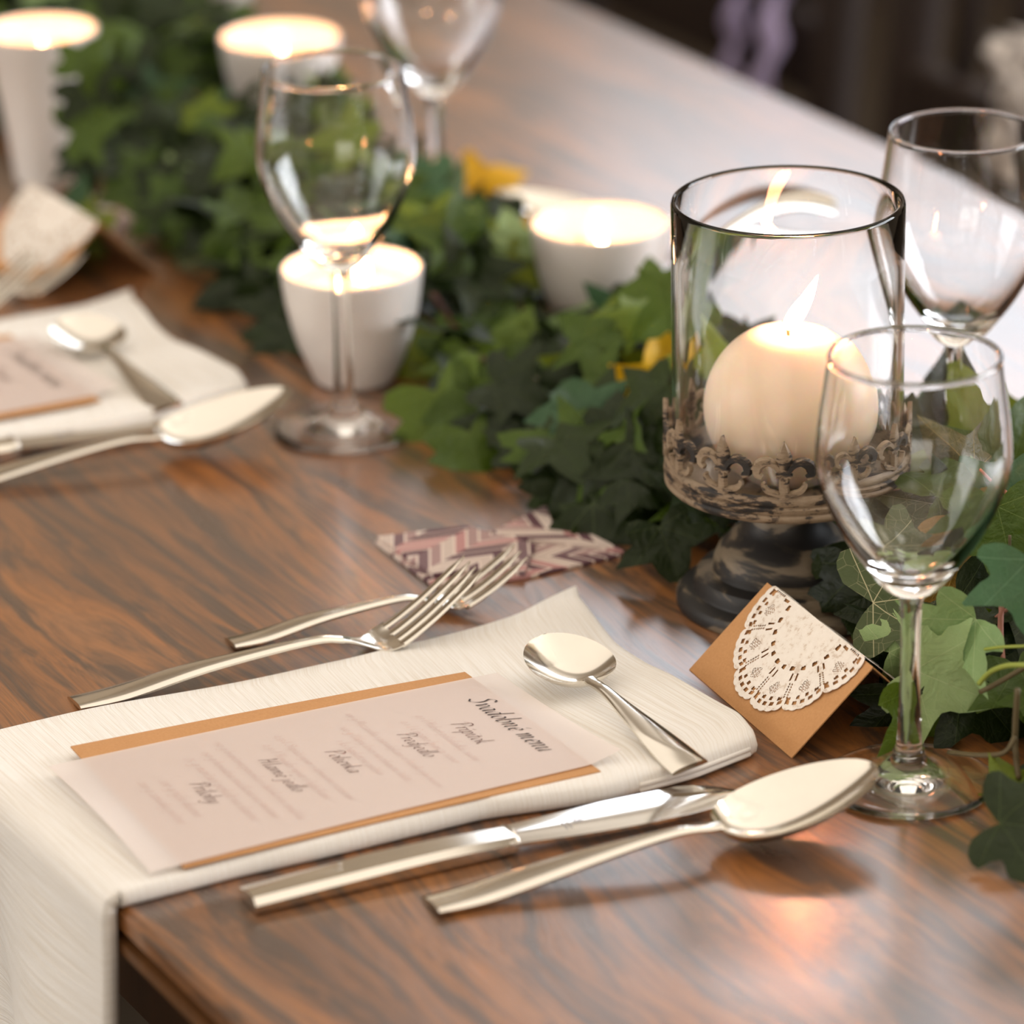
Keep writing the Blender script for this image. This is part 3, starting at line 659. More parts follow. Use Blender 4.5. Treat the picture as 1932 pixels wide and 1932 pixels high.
# ------------------------------------------------------------------ wine glasses
def wine_meshes():
    Hh = .184
    outer = [(.0052, .0835), (.0105, .0862), (.0175, .0945), (.0265, .1075), (.0345, .1240), (.0385, .1390), (.0380, .1545), (.0360, .1690), (.0341, .1832)]
    inner = [(.0327, .1834), (.0347, .1690), (.0367, .1545), (.0371, .1390), (.0330, .1250), (.0248, .1100), (.0155, .0985), (.0075, .0935), (.0, .0925)]
    op = smooth_prof(outer, 7); ip = smooth_prof(inner, 7)
    bowlp = op+[(.03435, .1838), (.0340, .1845), (.0334, .1848), (.0328, .1845), (.0325, .1839)]+ip
    stem = smooth_prof([(.0052, .0835), (.0042, .076), (.0039, .060), (.0043, .040), (.0049, .024), (.0053, .0165)], 6)
    foot = [(.0053, .0165), (.0062, .0160), (.0066, .0150), (.0064, .0138), (.0068, .0130)]+smooth_prof([(.0074, .0118), (.0100, .0092), (.0150, .0068), (.0220, .0048), (.0300, .0034), (.0340, .0028)], 4)+[(.0349, .0020), (.0350, .0012), (.0345, .0004), (.0330, 0), (.0300, .0004), (.0180, .0012), (.0, .0018)]
    full = list(reversed([tuple(p_) for p_ in foot]))+list(reversed([tuple(p_) for p_ in stem]))[1:]
    # one glass body: foot bottom -> foot -> stem -> bowl outside -> rim -> bowl inside
    return foot, stem, bowlp
foot, stem, bowlp = wine_meshes()
def make_glass(name, label, p):
    o = thing(name, label, 'wine glass', (p[0], p[1], Z0+.0002))
    # the three parts meet ring to ring, so together they are one watertight glass
    for nm, prof in (('foot', list(reversed([tuple(q) for q in foot]))), ('stem', list(reversed([tuple(q) for q in stem]))), ('bowl', [tuple(q) for q in bowlp])):
        mesh(nm, *lathe([(max(r, 1e-5), z) for r, z in prof], 96), M_GLASS, o)
    return o
G1 = make_glass('wine_glass', 'sharply focused empty wine glass standing right of the kraft tent card', U(1714, 1480))
G2 = dup(G1, tuple(U(652, 812)), label='blurred empty wine glass standing before the white candle cup in the left half')
G3 = dup(G1, tuple(U(1806, 962)), label='empty wine glass behind the ivy at the right edge of the photo')
G4 = dup(G1, tuple(U(828, 452)), label='most blurred wine glass, cut off by the top edge of the photo')
for g in (G2, G3, G4): g.location[2] = Z0+.0002

# ------------------------------------------------------------------ candle cups
def make_flame(parent, h, r, base, lean=(0, 0), name='flame', fm=None):
    V = []; F = []; n = 14; sg = 14
    for i in range(n+1):
        s = i/n; rr = r*((math.sin(PI*min(1, s**.60))+1e-9)**.85)*(1-.1*s)+(1e-5); 
        if i == n: rr = 1e-5
        for k in range(sg):
            t = 2*PI*k/sg; V.append((base[0]+lean[0]*(s**1.15)+rr*math.cos(t), base[1]+lean[1]*(s**1.15)+rr*math.sin(t), base[2]+h*s))
    for i in range(n):
        for k in range(sg): k2 = (k+1) % sg; F.append((i*sg+k, i*sg+k2, (i+1)*sg+k2, (i+1)*sg+k))
    return mesh(name, V, F, fm or M_FLAME, parent)
def make_cup(label, p, kind='round', waxz=.049, lit=.020, R=.036, H=.060, fx=.001):
    o = thing('candle_cup', label, 'candle cup', (p[0], p[1], Z0+.0002))
    if kind == 'round':
        out = smooth_prof([(.0175, 0), (.0205, .0012), (.0235, .008), (.0288, .021), (.0328, .036), (.0350, .049), (.0360, .0595)], 5)
    else:
        out = smooth_prof([(.0175, 0), (.0195, .0012), (.0205, .010), (.0235, .035), (.0275, .062), (.0318, .082), (.0333, .0895)], 5)
    out = [(r*R/.036 if kind == 'round' else r, z) for r, z in out]
    th = .0020; top = out[-1]; inn = [(r-th, z) for r, z in reversed(out) if z > .006]+[(.0, .006)]
    prof = [(0, 0)]+out+[(top[0]-th*.5, top[1]+.0010)]+inn
    mesh('cup', *lathe([(max(r, 1e-5), z) for r, z in prof], 72), M_CERAM, o)
    ri = np.interp(waxz, [z for r, z in out], [r for r, z in out])-th-.0004
    # the candle: a wax fill with a melted hollow round the wick
    wp = [(1e-5, .008), (ri*.60, .008), (ri*.985, waxz), (ri*.90, waxz+.0003), (ri*.62, waxz-.0016), (ri*.3, waxz-.0026), (1e-5, waxz-.0030)]
    wx = mesh('wax', *lathe(wp, 48), M_WAXW, o)
    wk = mesh('wick', *tube([(fx, 0, waxz-.004), (fx+.0003, 0, waxz+.002), (fx+.0006, 0, waxz+.0055)], .0006, 6), M_WICK, o)
    make_flame(o, lit, .0042, (fx, 0, waxz+.0030))

pA = U(663, 504, .06); pB = U(1131, 420, .06); pC = U(528, 68, .06); pD = U(75, 55, .09)
make_cup('round white candle cup with visible flame behind the blurred wine glass', pA, waxz=.0475, fx=.0055)
make_cup('round white candle cup glowing between the ivy and the glass cylinder', pB, waxz=.036, lit=.014)
make_cup('round white candle cup glowing at the top of the photo behind the blurred wine glass', pC, waxz=.036, lit=.014)
make_cup('tall slim white candle cup glowing in the top left corner', pD, 'tall', waxz=.068, lit=.012)

pE = U(405, 22, 0)
make_cup('white candle cup at the very top of the photo of which only the foot shows', pE, waxz=.036, lit=.014)

# ------------------------------------------------------------------ crowned candle stand
pS = U(1484, 1132)
ST = thing('candle_stand', 'distressed dark metal pedestal candle stand with a crown of fleur-de-lis', 'candle stand', (pS[0], pS[1], Z0+.0002))
basep = [(1e-5, 0), (.0485, 0), (.0492, .0015), (.0490, .0045), (.0478, .0062), (.0440, .0076), (.0418, .0080), (.0412, .0095), (.0410, .0125), (.0395, .0148), (.0360, .0158), (.0332, .0162), (.0328, .0180), (.0324, .0210), (.0305, .0255), (.0268, .0300), (.0218, .0340), (.0182, .0385), (.0166, .0440), (.0168, .0500), (.0185, .0535), (.0235, .0550), (1e-5, .0555)]
mesh('pedestal', *lathe(basep, 80), M_DPAT, ST, sharp=32)
RD = .0540
dishp = [(1e-5, .0545), (.0300, .0548), (.0480, .0556), (.0520, .0570), (.0540, .0590), (RD, .0605), (RD-.0008, .0612), (RD, .0622), (RD+.0003, .0640), (RD-.0009, .0650), (RD, .0660), (RD, .0685), (RD-.0014, .0700), (RD-.0022, .0690), (RD-.0022, .0600), (1e-5, .0596)]
mesh('dish', *lathe(dishp, 96), M_PATINA, ST, sharp=50)
def fleur():
    vf = []; Rf = RD-.0008
    def wrap(u, v, d): a = u/Rf; r = Rf+d; return (r*math.cos(a), r*math.sin(a), v)
    def ribbon(pts, wds, n=6, th=.0012):
        P = smooth_prof([(p_[0], p_[1], w_) for p_, w_ in zip(pts, wds)], n); V = []; F = []
        for i, q_ in enumerate(P):
            d = P[min(i+1, len(P)-1)][:2]-P[max(i-1, 0)][:2]; d = d/(np.linalg.norm(d)+1e-9); nn = np.array([-d[1], d[0]])*max(q_[2], .0002)
            for s_, dd in ((-1, -.4), (-.6, 1), (.6, 1), (1, -.4), (.6, -1), (-.6, -1)):
                c = q_[:2]+nn*s_; V.append(wrap(c[0], c[1], dd*th))
        for i in range(len(P)-1):
            for k in range(6): k2 = (k+1) % 6; F.append((i*6+k, i*6+k2, (i+1)*6+k2, (i+1)*6+k))
        F.append((5, 4, 3, 2, 1, 0)); e = (len(P)-1)*6; F.append(tuple(e+k for k in range(6)))
        vf.append((V, F))
    z = .0690
    ribbon([(0, z), (0, z+.004), (0, z+.009), (0, z+.0125)], [.0030, .0024, .0023, .0026])
    ribbon([(0, z+.0115), (0, z+.0150), (0, z+.0188), (0, z+.0225), (0, z+.0262)], [.0016, .0032, .0036, .0022, .0002])
    ribbon([(-.0035, z+.0105), (0, z+.0112), (.0035, z+.0105)], [.0012, .0014, .0012])
    for s_ in (-1, 1):
        ribbon([(s_*.0012, z+.0110), (s_*.0036, z+.0150), (s_*.0075, z+.0168), (s_*.0112, z+.0148), (s_*.0118, z+.0112), (s_*.0096, z+.0096)], [.0012, .0017, .0022, .0025, .0021, .0012])
        ribbon([(s_*.0010, z+.0015), (s_*.0042, z+.0026), (s_*.0072, z+.0036), (s_*.0090, z+.0060), (s_*.0084, z+.0074)], [.0014, .0015, .0015, .0013, .0006])
        ribbon([(s_*.0118, z+.0140), (s_*.0141, z+.0135)], [.0010, .0008])
    return join(*vf)
fv, ff = fleur(); f0 = mesh('fleur_de_lis', fv, ff, M_PATINA, ST, sharp=60)
ang0 = -PI/2-.09
f0.rotation_euler = (0, 0, ang0)
for k in range(1, 12):
    c = f0.copy(); COL.objects.link(c); c.parent = ST; c.rotation_euler = (0, 0, ang0+k*PI/6)

CY = thing('glass_cylinder', 'clear glass hurricane cylinder standing inside the metal crown', 'glass cylinder', (pS[0], pS[1], Z0+.0600))
Ro, Ri, Hc = .0505, .0478, .1270
cp = [(Ri, .0), (Ri, .02), (Ri, .06), (Ri, .10), (Ri, Hc-.002), (Ri+.0004, Hc-.0006), (.5*(Ro+Ri), Hc), (Ro-.0004, Hc-.0006), (Ro, Hc-.002), (Ro, .10), (Ro, .06), (Ro, .02), (Ro, 0)]
mesh('glass_wall', *lathe(cp[::-1], 128, closed=True), M_CYL, CY, sharp=60)

BC = thing('ball_candle', 'lit ivory ball candle inside the glass cylinder', 'candle', (pS[0]+.0006, pS[1], Z0+.0598))
Rb = .0373; V = []; cz = .0330
prof = []
for k in range(49):
    t = -PI/2+PI*k/48; r, z = Rb*math.cos(t), cz+Rb*math.sin(t); 
    z = max(z, .0); 
    if z > cz+Rb*.88: z = cz+Rb*.88+(z-cz-Rb*.88)*.35-.0022*max(0, 1-r/(Rb*.42))
    prof.append((max(r, 1e-5), z))
mesh('wax_ball', *lathe(prof, 80), M_WAX, BC)
tz = cz+Rb*.88
mesh('wick', *tube([(0, 0, tz-.003), (-.0004, 0, tz+.002), (.0004, 0, tz+.0062)], .0008, 8), M_WICK, BC)
make_flame(BC, .0225, .0043, (-.0002, 0, tz+.0018), (.0130, .001), fm=M_FLAMEB)

# ------------------------------------------------------------------ tent cards
def make_tent(label, A, B, h=.034, wfac=1.0, loc=None, rz=None):
    A = np.array(A); B = np.array(B); L = np.linalg.norm(B-A); e = (B-A)/L; n = np.array([-e[1], e[0], 0])     # n points away from the eye
    if n[1] < 0: n = -n
    run = .0372
    o = thing('tent_card', label, 'place card', (A[0], A[1], Z0), math.atan2(e[1], e[0]))
    # local: x along the ridge, y backwards
    sy = 1 if abs(np.cross(e, n)[2]-1) < .1 else -1
    th = .0005
    def panel(nm, y0, y1):
        d = np.array([0, (y1-y0)*sy, h]); d /= np.linalg.norm(d); nn = np.array([0, -d[2], d[1]*sy])*(1 if y1 > y0 else -1)
        P0 = [np.array([0, y0*sy, 0.0002]), np.array([L, y0*sy, .0002]), np.array([L, y1*sy, h]), np.array([0, y1*sy, h])]
        nv = np.cross(P0[1]-P0[0], P0[3]-P0[0]); nv = nv/np.linalg.norm(nv)*th
        V = P0+[p_+nv*(-1 if y1 > y0 else 1) for p_ in P0]
        return mesh(nm, V, [(0, 1, 2, 3), (7, 6, 5, 4), (0, 4, 5, 1), (1, 5, 6, 2), (2, 6, 7, 3), (3, 7, 4, 0)], M_KRAFT, o, smooth=False)
    panel('front_panel', 0, run); panel('back_panel', 2*run-.004, run)
    slope = math.hypot(run, h)
    # paper doily folded over the ridge; holes are real gaps in the mesh
    cxl, cyr = L*.50, slope*1.00; Rd = .0450; NA, NR = (540, 96) if 'blurred' not in label else (180, 40); V = []; idx = {}; F = []
    nl = 12
    def hole(r, th_):
        s = r/Rd; ph = (th_*nl/(2*PI)) % 1.0; q_ = abs(ph-.5)*2          # q 0 at scallop middle, 1 between
        fine = (th_*nl*6/(2*PI)) % 1.0
        edge = .94+.06*math.sqrt(max(0, 1-q_*q_))
        if .905*edge/1 < s < .945*edge and .26 < (th_*nl*5/(2*PI)) % 1.0 < .74: return True
        if .50 < s < .545: return .30 < (th_*nl*2/(2*PI)) % 1.0 < .72 and abs(s-.522) < .022*(1.6-2.6*abs((th_*nl*2/(2*PI)) % 1.0-.5))
        if .575 < s < .66: k = abs(q_-.80); return k < .085
        # diamond cluster inside each scallop
        x = (ph-.5)*s*2*PI/nl*7.6; y = (s-.755)*7.6
        if abs(x)+abs(y) < .62:
            gx = ((x+y)*4.2) % 1; gy = ((x-y)*4.2) % 1; return gx > .40 and gy > .40
        if .68 < s < .85 and .86 < q_ < .97: return ((s*34) % 1) > .35
        if .845 < s < .88 and .2 < (th_*nl*4/(2*PI)) % 1.0 < .62: return True
        return False
    def pos(i, k):
        th_ = 2*PI*k/NA; ph = (th_*nl/(2*PI)) % 1.0; q_ = abs(ph-.5)*2; edge = .93+.07*math.sqrt(max(0, 1-q_*q_)); r = Rd*edge*i/NR
        r *= 1+(.012*abs(math.sin(th_*nl*2.5)) if i == NR else 0)
        u = cxl+r*math.cos(th_); v = cyr+r*math.sin(th_)     # v > slope continues down the back panel
        lift = .0010+.0003*math.sin(9*th_)*(i/NR)
        t = v if v <= slope else 2*slope-v
        y = run*t/slope; z = h*t/slope
        nf = np.array([-h/slope, run/slope])*lift
        if v > slope: y = 2*run-y; nf[0] *= -1
        k_ = math.exp(-((v-slope)/.0018)**2); 
        return (u, (y+nf[0]*(1-k_))*sy, z+nf[1]+k_*.0006), (r, th_)
    rt_ = {}
    for i in range(NR+1):
        for k in range(NA): idx[(i, k)] = len(V); p_, q2 = pos(i, k); V.append(p_); rt_[(i, k)] = q2
    for i in range(NR):
        for k in range(NA):
            k2 = (k+1) % NA; r = rt_[(i, k)][0]+Rd/NR/2; t_ = rt_[(i, k)][1]+PI/NA
            if hole(r, t_): continue
            F.append((idx[(i, k)], idx[(i+1, k)], idx[(i+1, k2)], idx[(i, k2)]))
    dl = mesh('paper_doily', V, F, M_DOILY, o); return o
A_ = U(1300, 1264); B_ = U(1493, 1431)
make_tent('kraft tent card with white lace doily in front of the candle stand', A_, B_)
c2 = T(-.735, .275); d2 = np.array([math.cos(math.radians(-60)), math.sin(math.radians(-60)), 0])
tc2 = make_tent('blurred kraft tent card with doily near the left edge of the photo', c2-d2*.045-np.array([.018, .01, 0]), c2+d2*.045-np.array([.018, .01, 0]))

# ------------------------------------------------------------------ patterned paper napkins
def prism(poly, z0, z1, uvf):
    n = len(poly); V = [(x, y, z0) for x, y in poly]+[(x, y, z1) for x, y in poly]; F = [tuple(range(n, 2*n)), tuple(range(n-1, -1, -1))]+[(i, (i+1) % n, (i+1) % n+n, i+n) for i in range(n)]
    return V, F, [uvf(v) for v in V]
def make_paper(label, off=(0, 0)):
    o = thing('paper_napkin', label, 'paper napkin', T(off[0], off[1], .0002), ANG_L)
    P = lambda *qs: [tuple(inT(U(*q))[:2]) for q in qs]
    main = P((708, 1027), (815, 1107), (900, 1106), (990, 1094), (1172, 1052), (1110, 1030), (1000, 1006), (880, 1010))
    fl = P((900, 1030), (1030, 964), (1046, 1010), (1110, 1016), (1176, 1050), (1010, 1030))
    top = P((712, 1026), (880, 1006), (1010, 1040), (990, 1094), (925, 1086), (820, 1098))
    sc = 1/.085
    def uvr(ang):
        c, s_ = math.cos(ang), math.sin(ang); return lambda v: ((v[0]*c-v[1]*s_)*sc, (v[0]*s_+v[1]*c)*sc)
    for nm, poly, z0, z1, a in (('lower_fold', main, .0, .0014, .4), ('rear_fold', fl, .0014, .0030, 1.15), ('upper_fold', top, .0014, .0036, -.45)):
        if sum(a0[0]*b0[1]-b0[0]*a0[1] for a0, b0 in zip(poly, poly[1:]+poly[:1])) < 0: poly = poly[::-1]
        V, F, uv = prism(poly, z0, z1, uvr(a)); mesh(nm, V, F, M_PATT, o, smooth=False, uv=uv)
    return o
make_paper('folded paper napkin with purple and cream herringbone print behind the forks')
make_paper('blurred corner of a pink patterned paper napkin at the left edge of the photo', (-.560, .020))

# ------------------------------------------------------------------ ivy
half = [(0, 0), (.10, -.11), (.26, -.21), (.44, -.22), (.54, -.10), (.43, .10), (.58, .17), (.80, .36), (.56, .41), (.31, .46), (.26, .64), (.13, .86), (0, 1.06)]
def leaf_mesh(name, m, fold, curl, wob, seed, dense=False):
    rg = random.Random(seed); hf = [tuple(p_) for p_ in (smooth_prof(half, 2) if dense else half)]
    hf = [(x*(1+rg.uniform(-.06, .06)), y) for x, y in hf]
    out = hf+[(-x*(1+rg.uniform(-.08, .08)), y) for x, y in reversed(hf[1:-1])]; n = len(out); c = (0, .30)
    rings = (.35, .68, 1.0) if dense else (.55, 1.0); V = [(0, .30)]; F = []
    for s in rings: V += [(c[0]+(x-c[0])*s, c[1]+(y-c[1])*s) for x, y in out]
    F += [(0, 1+i, 1+(i+1) % n) for i in range(n)]
    for r in range(len(rings)-1):
        for i in range(n): i2 = (i+1) % n; F.append((1+r*n+i, 1+(r+1)*n+i, 1+(r+1)*n+i2, 1+r*n+i2))
    V3 = []
    ph = rg.uniform(0, 6)
    for x, y in V:
        rr = math.hypot(x, y-.3); V3.append((x, y, fold*abs(x)-curl*(y-.3)**2*(1 if y > .3 else .5)-curl*.8*x*x+wob*rr*rr*math.sin(5*math.atan2(y-.3, x)+ph)))
    me = bpy.data.meshes.new(name); me.from_pydata(V3, [], F); me.materials.append(m); me.polygons.foreach_set('use_smooth', [True]*len(me.polygons))
    l_ = me.uv_layers.new(name='UVMap'); li = np.zeros(len(me.loops), int); me.loops.foreach_get('vertex_index', li); l_.data.foreach_set('uv', np.array(V)[li].ravel()); me.update(); return me
LM = {}
for kx, m_ in LEAFM.items():
    LM[kx] = [leaf_mesh('leaf', m_, *pr, seed=i*7+len(kx)) for i, pr in enumerate(((.28, .40, .14), (-.38, .60, .18), (.55, .70, .20)))]
    LM[kx+'_d'] = [leaf_mesh('leaf', m_, *pr, seed=i*5+len(kx), dense=True) for i, pr in enumerate(((.25, .38, .13), (-.38, .60, .18), (.9, .30, .08)))]
GAR = thing('ivy_garland', 'ivy garland running diagonally along the middle of the table among candles and glasses', 'garland', (OR[0], OR[1], Z0), 0)
gl = np.array(GAR.location)
leaf_xf = []
def leaf_matrix(p_, size, nrm, spin):
    n = Vector(nrm).normalized(); upv = Vector((0, 0, 1)) if abs(n.z) < .98 else Vector((0, 1, 0))
    y = (upv-n*upv.dot(n)).normalized(); x = y.cross(n); c, s_ = math.cos(spin), math.sin(spin); y2 = y*c+x*s_; x2 = y2.cross(n)
    M = Matrix(((x2.x, y2.x, n.x, 0), (x2.y, y2.y, n.y, 0), (x2.z, y2.z, n.z, 0), (0, 0, 0, 1)))
    cen = M @ Vector((0, .30*size, 0)); return Matrix.Translation(Vector(p_)-Vector(gl)-cen) @ M @ Matrix.Scale(size, 4)
NLEAF = 0
def add_leaf(kind, p_, size, nrm, spin, var=None, label=None, dense=False):
    global NLEAF
    me = LM[kind+('_d' if dense else '')][random.randrange(3) if var is None else var]
    o = bpy.data.objects.new('leaf', me); COL.objects.link(o); o.parent = GAR; o.matrix_local = leaf_matrix(p_, size, nrm, spin)
    if label: o['label'] = label
    NLEAF += 1; return o
FACE = np.array([-.05, -1.0, .45])
HAND = [  # px, py, b, size, normal, spin (0 = tip up), kind, variant
 (1852, 1062, .400, .030, (-.1, -1, .55), 2.6, 'orange', 0), (1950, 1110, .370, .030, (-.4, -1, .3), 2.9, 'blue', 0),
 (1715, 1128, .372, .040, (.0, -.75, 1.0), 1.45, 'veined', 0), (1812, 1200, .365, .026, (-.5, -1, .2), -2.5, 'pale', 2),
 (1772, 1284, .352, .029, (-.2, -1, .35), 1.9, 'pale', 0), (1712, 1215, .360, .022, (.1, -1, .5), 1.2, 'pale', 1), (1945, 1560, .325, .032, (-.1, -.6, 1.0), 1.7, 'dark', 0),
 (1895, 1010, .400, .032, (.1, -1, .6), 3.0, 'mid', 0), (1835, 935, .425, .040, (.1, -.7, 1.0), 1.3, 'mid', 1), (1732, 915, .430, .024, (-.2, -1, .5), .6, 'yellow', 1),
 (1822, 872, .440, .030, (.2, -1, .5), -.6, 'orange', 1), (1775, 985, .415, .036, (0, -.8, .9), -1.2, 'veined', 1), (1800, 800, .520, .048, (0, -1, .3), .1, 'dark', 2),
 (1868, 810, .510, .040, (.2, -1, .35), -.3, 'yellow', 0), (1915, 860, .47, .034, (.1, -1, .5), .4, 'mid', 0), (1925, 930, .44, .028, (-.1, -1, .5), .5, 'blue', 1),
 (1740, 1345, .350, .030, (.3, -1, .2), 2.9, 'mid', 2), (1722, 1400, .352, .026, (.5, -1, .1), 2.8, 'dark', 1), (1855, 1320, .370, .032, (.2, -1, .4), 2.5, 'dark', 0), (1890, 1230, .385, .030, (.1, -1, .5), 1.9, 'dark', 1),
 (1765, 1195, .385, .026, (.1, -1, .2), 3.1, 'mid', 1), (1845, 1170, .392, .030, (.2, -1, .5), 2.4, 'dark', 0), (1895, 1195, .40, .026, (0, -1, .4), .6, 'mid', 2), (1660, 1050, .400, .034, (0, -1, .5), 2.2, 'dark', 0),
 (1640, 1120, .385, .034, (0, -1, .4), 3.0, 'dark', 1), (1905, 1480, .345, .016, (0, -1, .6), -.5, 'yellow', 1), (1700, 860, .46, .032, (0, -1, .3), .2, 'dark', 0), (1750, 760, .53, .014, (0, -1, .3), .2, 'blue', 0),
 (1050, 705, .440, .030, (-.6, -1, .1), .5, 'pale', 2), (1155, 690, .430, .036, (.1, -1, .4), .1, 'yellow', 0), (1215, 790, .415, .030, (.0, -1, .4), 1.9, 'yellow', 1), (1130, 810, .405, .026, (-.1, -1, .4), .9, 'mid', 1),
 (1240, 710, .425, .028, (.4, -1, .1), .3, 'gold', 2), (1185, 590, .470, .026, (.2, -1, .4), .6, 'blue', 0), (1262, 680, .44, .026, (.3, -1, .2), .2, 'yellow', 0), (1130, 915, .375, .046, (-.1, -.8, .8), 1.6, 'dark', 0), (1175, 985, .350, .044, (0, -.8, .8), 2.2, 'dark', 1),
 (1060, 980, .350, .032, (-.1, -.8, .8), 1.3, 'dark', 0), (1258, 1030, .345, .024, (0, -1, .5), 2.8, 'dark', 0), (1240, 900, .385, .040, (.1, -1, .4), 2.4, 'dark', 2), (1130, 555, .49, .030, (0, -1, .5), 1.2, 'mid', 0), (1095, 600, .47, .034, (-.2, -1, .4), -.9, 'dark', 1),
 (850, 820, .345, .040, (-.2, -1, .4), 2.6, 'mid', 0), (900, 800, .355, .028, (0, -1, .5), 2.0, 'yellow', 1), (900, 880, .335, .030, (.1, -1, .5), 2.9, 'mid', 1), (955, 690, .40, .036, (0, -1, .5), .4, 'mid', 0), (790, 700, .37, .028, (0, -1, .4), 2.5, 'yellow', 1),
 (115, 500, .300, .034, (-.2, -1, .3), -1.1, 'blue', 0), (150, 515, .302, .028, (-.2, -1, .3), -1.5, 'yellow', 1), (420, 300, .42, .034, (0, -1, .8), 2.6, 'pale', 0), (265, 90, .55, .040, (0, -.8, 1), 1.0, 'mid', 1), (420, 505, .36, .050, (-.2, -1, .8), -2.0, 'veined', 1), (170, 240, .44, .040, (-.1, -1, .6), .8, 'mid', 0),
 (880, 530, .45, .028, (0, -1, .5), 2.8, 'yellow', 0), (935, 545, .44, .028, (0, -1, .5), 3.0, 'yellow', 1), (865, 490, .47, .024, (0, -1, .5), .3, 'pale', 0), (1000, 480, .50, .026, (0, -1, .3), .1, 'gold', 2),
 (165, 115, .33, .024, (0, -1, .5), .6, 'mid', 1), (170, 175, .33, .025, (.1, -1, .4), 2.4, 'dark', 0), (165, 240, .325, .025, (-.1, -1, .5), 1.2, 'mid', 0), (155, 305, .32, .020, (0, -1, .5), 2.8, 'dark', 1),
 (60, 8, .50, .05, (0, -1, .8), .1, 'mid', 0), (210, 60, .48, .05, (0, -1, .8), .7, 'mid', 1),
]
for i, (px, py, b_, sz, nr, sp, kd, vr) in enumerate(HAND):
    p_ = K(px, py, b_); p_[2] = max(p_[2], Z0+.004+.15*sz); add_leaf(kd, p_, sz*1.28, nr, sp, vr, dense=px > 1600)
KEEP = [(inT(pE)[:2], .044, .10), (inT(pA)[:2], .042, .10), (inT(pB)[:2], .042, .10), (inT(pC)[:2], .044, .10), (inT(pD)[:2], .036, .12), (inT(pS)[:2], .062, .3), (inT(U(1714, 1480))[:2], .052, .3), (inT(U(652, 812))[:2], .052, .3),
        (inT(U(1806, 962))[:2], .018, .3), (inT(U(828, 452))[:2], .018, .3), ((-.735, .275), .048, .1), ((-.0, .31), .06, .1)]
def band(a):
    lo = np.interp(a, [-1.5, -1.16, -.88, -.69, -.53, -.41, -.25, -.13, 0.0, .12, .3], [.33, .35, .375, .335, .335, .345, .335, .35, .375, .36, .37])
    hi = np.interp(a, [-1.5, -1.16, -.90, -.69, -.46, -.30, -.13, 0, .12, .3], [.58, .56, .545, .50, .495, .50, .52, .54, .54, .54]); return lo, hi
def rnd_leaf():
    for _ in range(60):
        a = random.uniform(-1.32, .20); lo, hi = band(a); s = random.betavariate(1.5, 1.7); b_ = lo+(hi-lo)*s; sz = random.uniform(.019, .034)
        if any((a-c[0])**2+(b_-c[1])**2 < (r+sz*.35)**2 for c, r, _h in KEEP): continue
        if (-.47 < a < -.36 and .37 < b_ < .46) or (-.90 < a < -.80 and .38 < b_ < .50): top_ = .014
        else: top_ = 1
        hmax = .012+.052*math.sin(PI*s)**.8*(1.0 if a < -.2 else .85); z = .007+min(top_, hmax)*random.random()**.8
        nr = np.array([random.gauss(0, .5), random.gauss(-.65, .45), .75+random.random()*.6])
        k = random.random(); kd = 'dark' if k < .50 else 'mid' if k < .80 else 'yellow' if k < .90 else 'blue' if k < .93 else 'pale' if k < .975 else 'orange'
        return kd, T(a, b_, z), sz*1.2, nr, random.uniform(-PI, PI)
while NLEAF < 298:
    q_ = rnd_leaf()
    if q_: add_leaf(*q_)
# the rest of the small leaves under and between, joined
groups = {}
for _ in range(950):
    q_ = rnd_leaf()
    if not q_: continue
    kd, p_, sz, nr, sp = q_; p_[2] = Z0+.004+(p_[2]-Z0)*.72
    if kd in ('pale', 'orange', 'yellow'): kd = 'dark'  # lower leaves coloured dark to paint the shade in the gaps of the ivy
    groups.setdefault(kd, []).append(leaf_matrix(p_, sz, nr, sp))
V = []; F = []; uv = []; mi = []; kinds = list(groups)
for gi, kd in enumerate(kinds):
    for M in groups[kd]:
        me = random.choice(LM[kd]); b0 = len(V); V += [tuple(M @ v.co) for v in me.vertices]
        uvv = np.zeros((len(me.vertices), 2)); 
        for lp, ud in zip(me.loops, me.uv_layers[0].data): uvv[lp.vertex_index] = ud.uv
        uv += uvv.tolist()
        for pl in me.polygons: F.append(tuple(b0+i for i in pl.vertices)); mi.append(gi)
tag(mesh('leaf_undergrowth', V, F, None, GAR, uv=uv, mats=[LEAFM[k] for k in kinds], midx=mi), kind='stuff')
# vines
def vine(pts, r, m, name='stem'):
    P = smooth_prof([np.array(q_)-gl for q_ in pts], 6); return mesh(name, *tube(P, r, 7), m, GAR)
for s_ in range(7):
    pts = []; off = random.uniform(.3, .7)
    for a in np.arange(-1.32, .24, .09):
        lo, hi = band(a); bb = lo+(hi-lo)*(off+.22*math.sin(a*9+s_)); 
        for c, r, _h in KEEP:
            if (a-c[0])**2+(bb-c[1])**2 < (r*.95)**2: bb = c[1]+r*1.0*(1 if bb > c[1] else -1)
        pts.append(T(a, bb, .008+.022*random.random()))
    vine(pts, .0014, M_STEM if s_ % 2 else M_STEMR)
def kv(qs, r, m): vine([np.maximum(K(px, py, b_), [-9, -9, Z0+.002]) for px, py, b_ in qs], r, m, 'stalk')
kv([(1847, 1290, .352), (1868, 1268, .353), (1900, 1256, .356), (1940, 1255, .36)], .0011, M_STEMG)
kv([(1858, 1225, .365), (1890, 1221, .366), (1940, 1219, .37)], .0007, M_STEMG)
kv([(1850, 1305, .356), (1880, 1290, .358), (1940, 1255, .37)], .0011, M_STEM)
kv([(1920, 1300, .352), (1915, 1400, .352), (1922, 1470, .35)], .0013, M_STEM)
kv([(1894, 1085, .39), (1888, 1180, .386), (1892, 1250, .38)], .0013, M_STEMR)
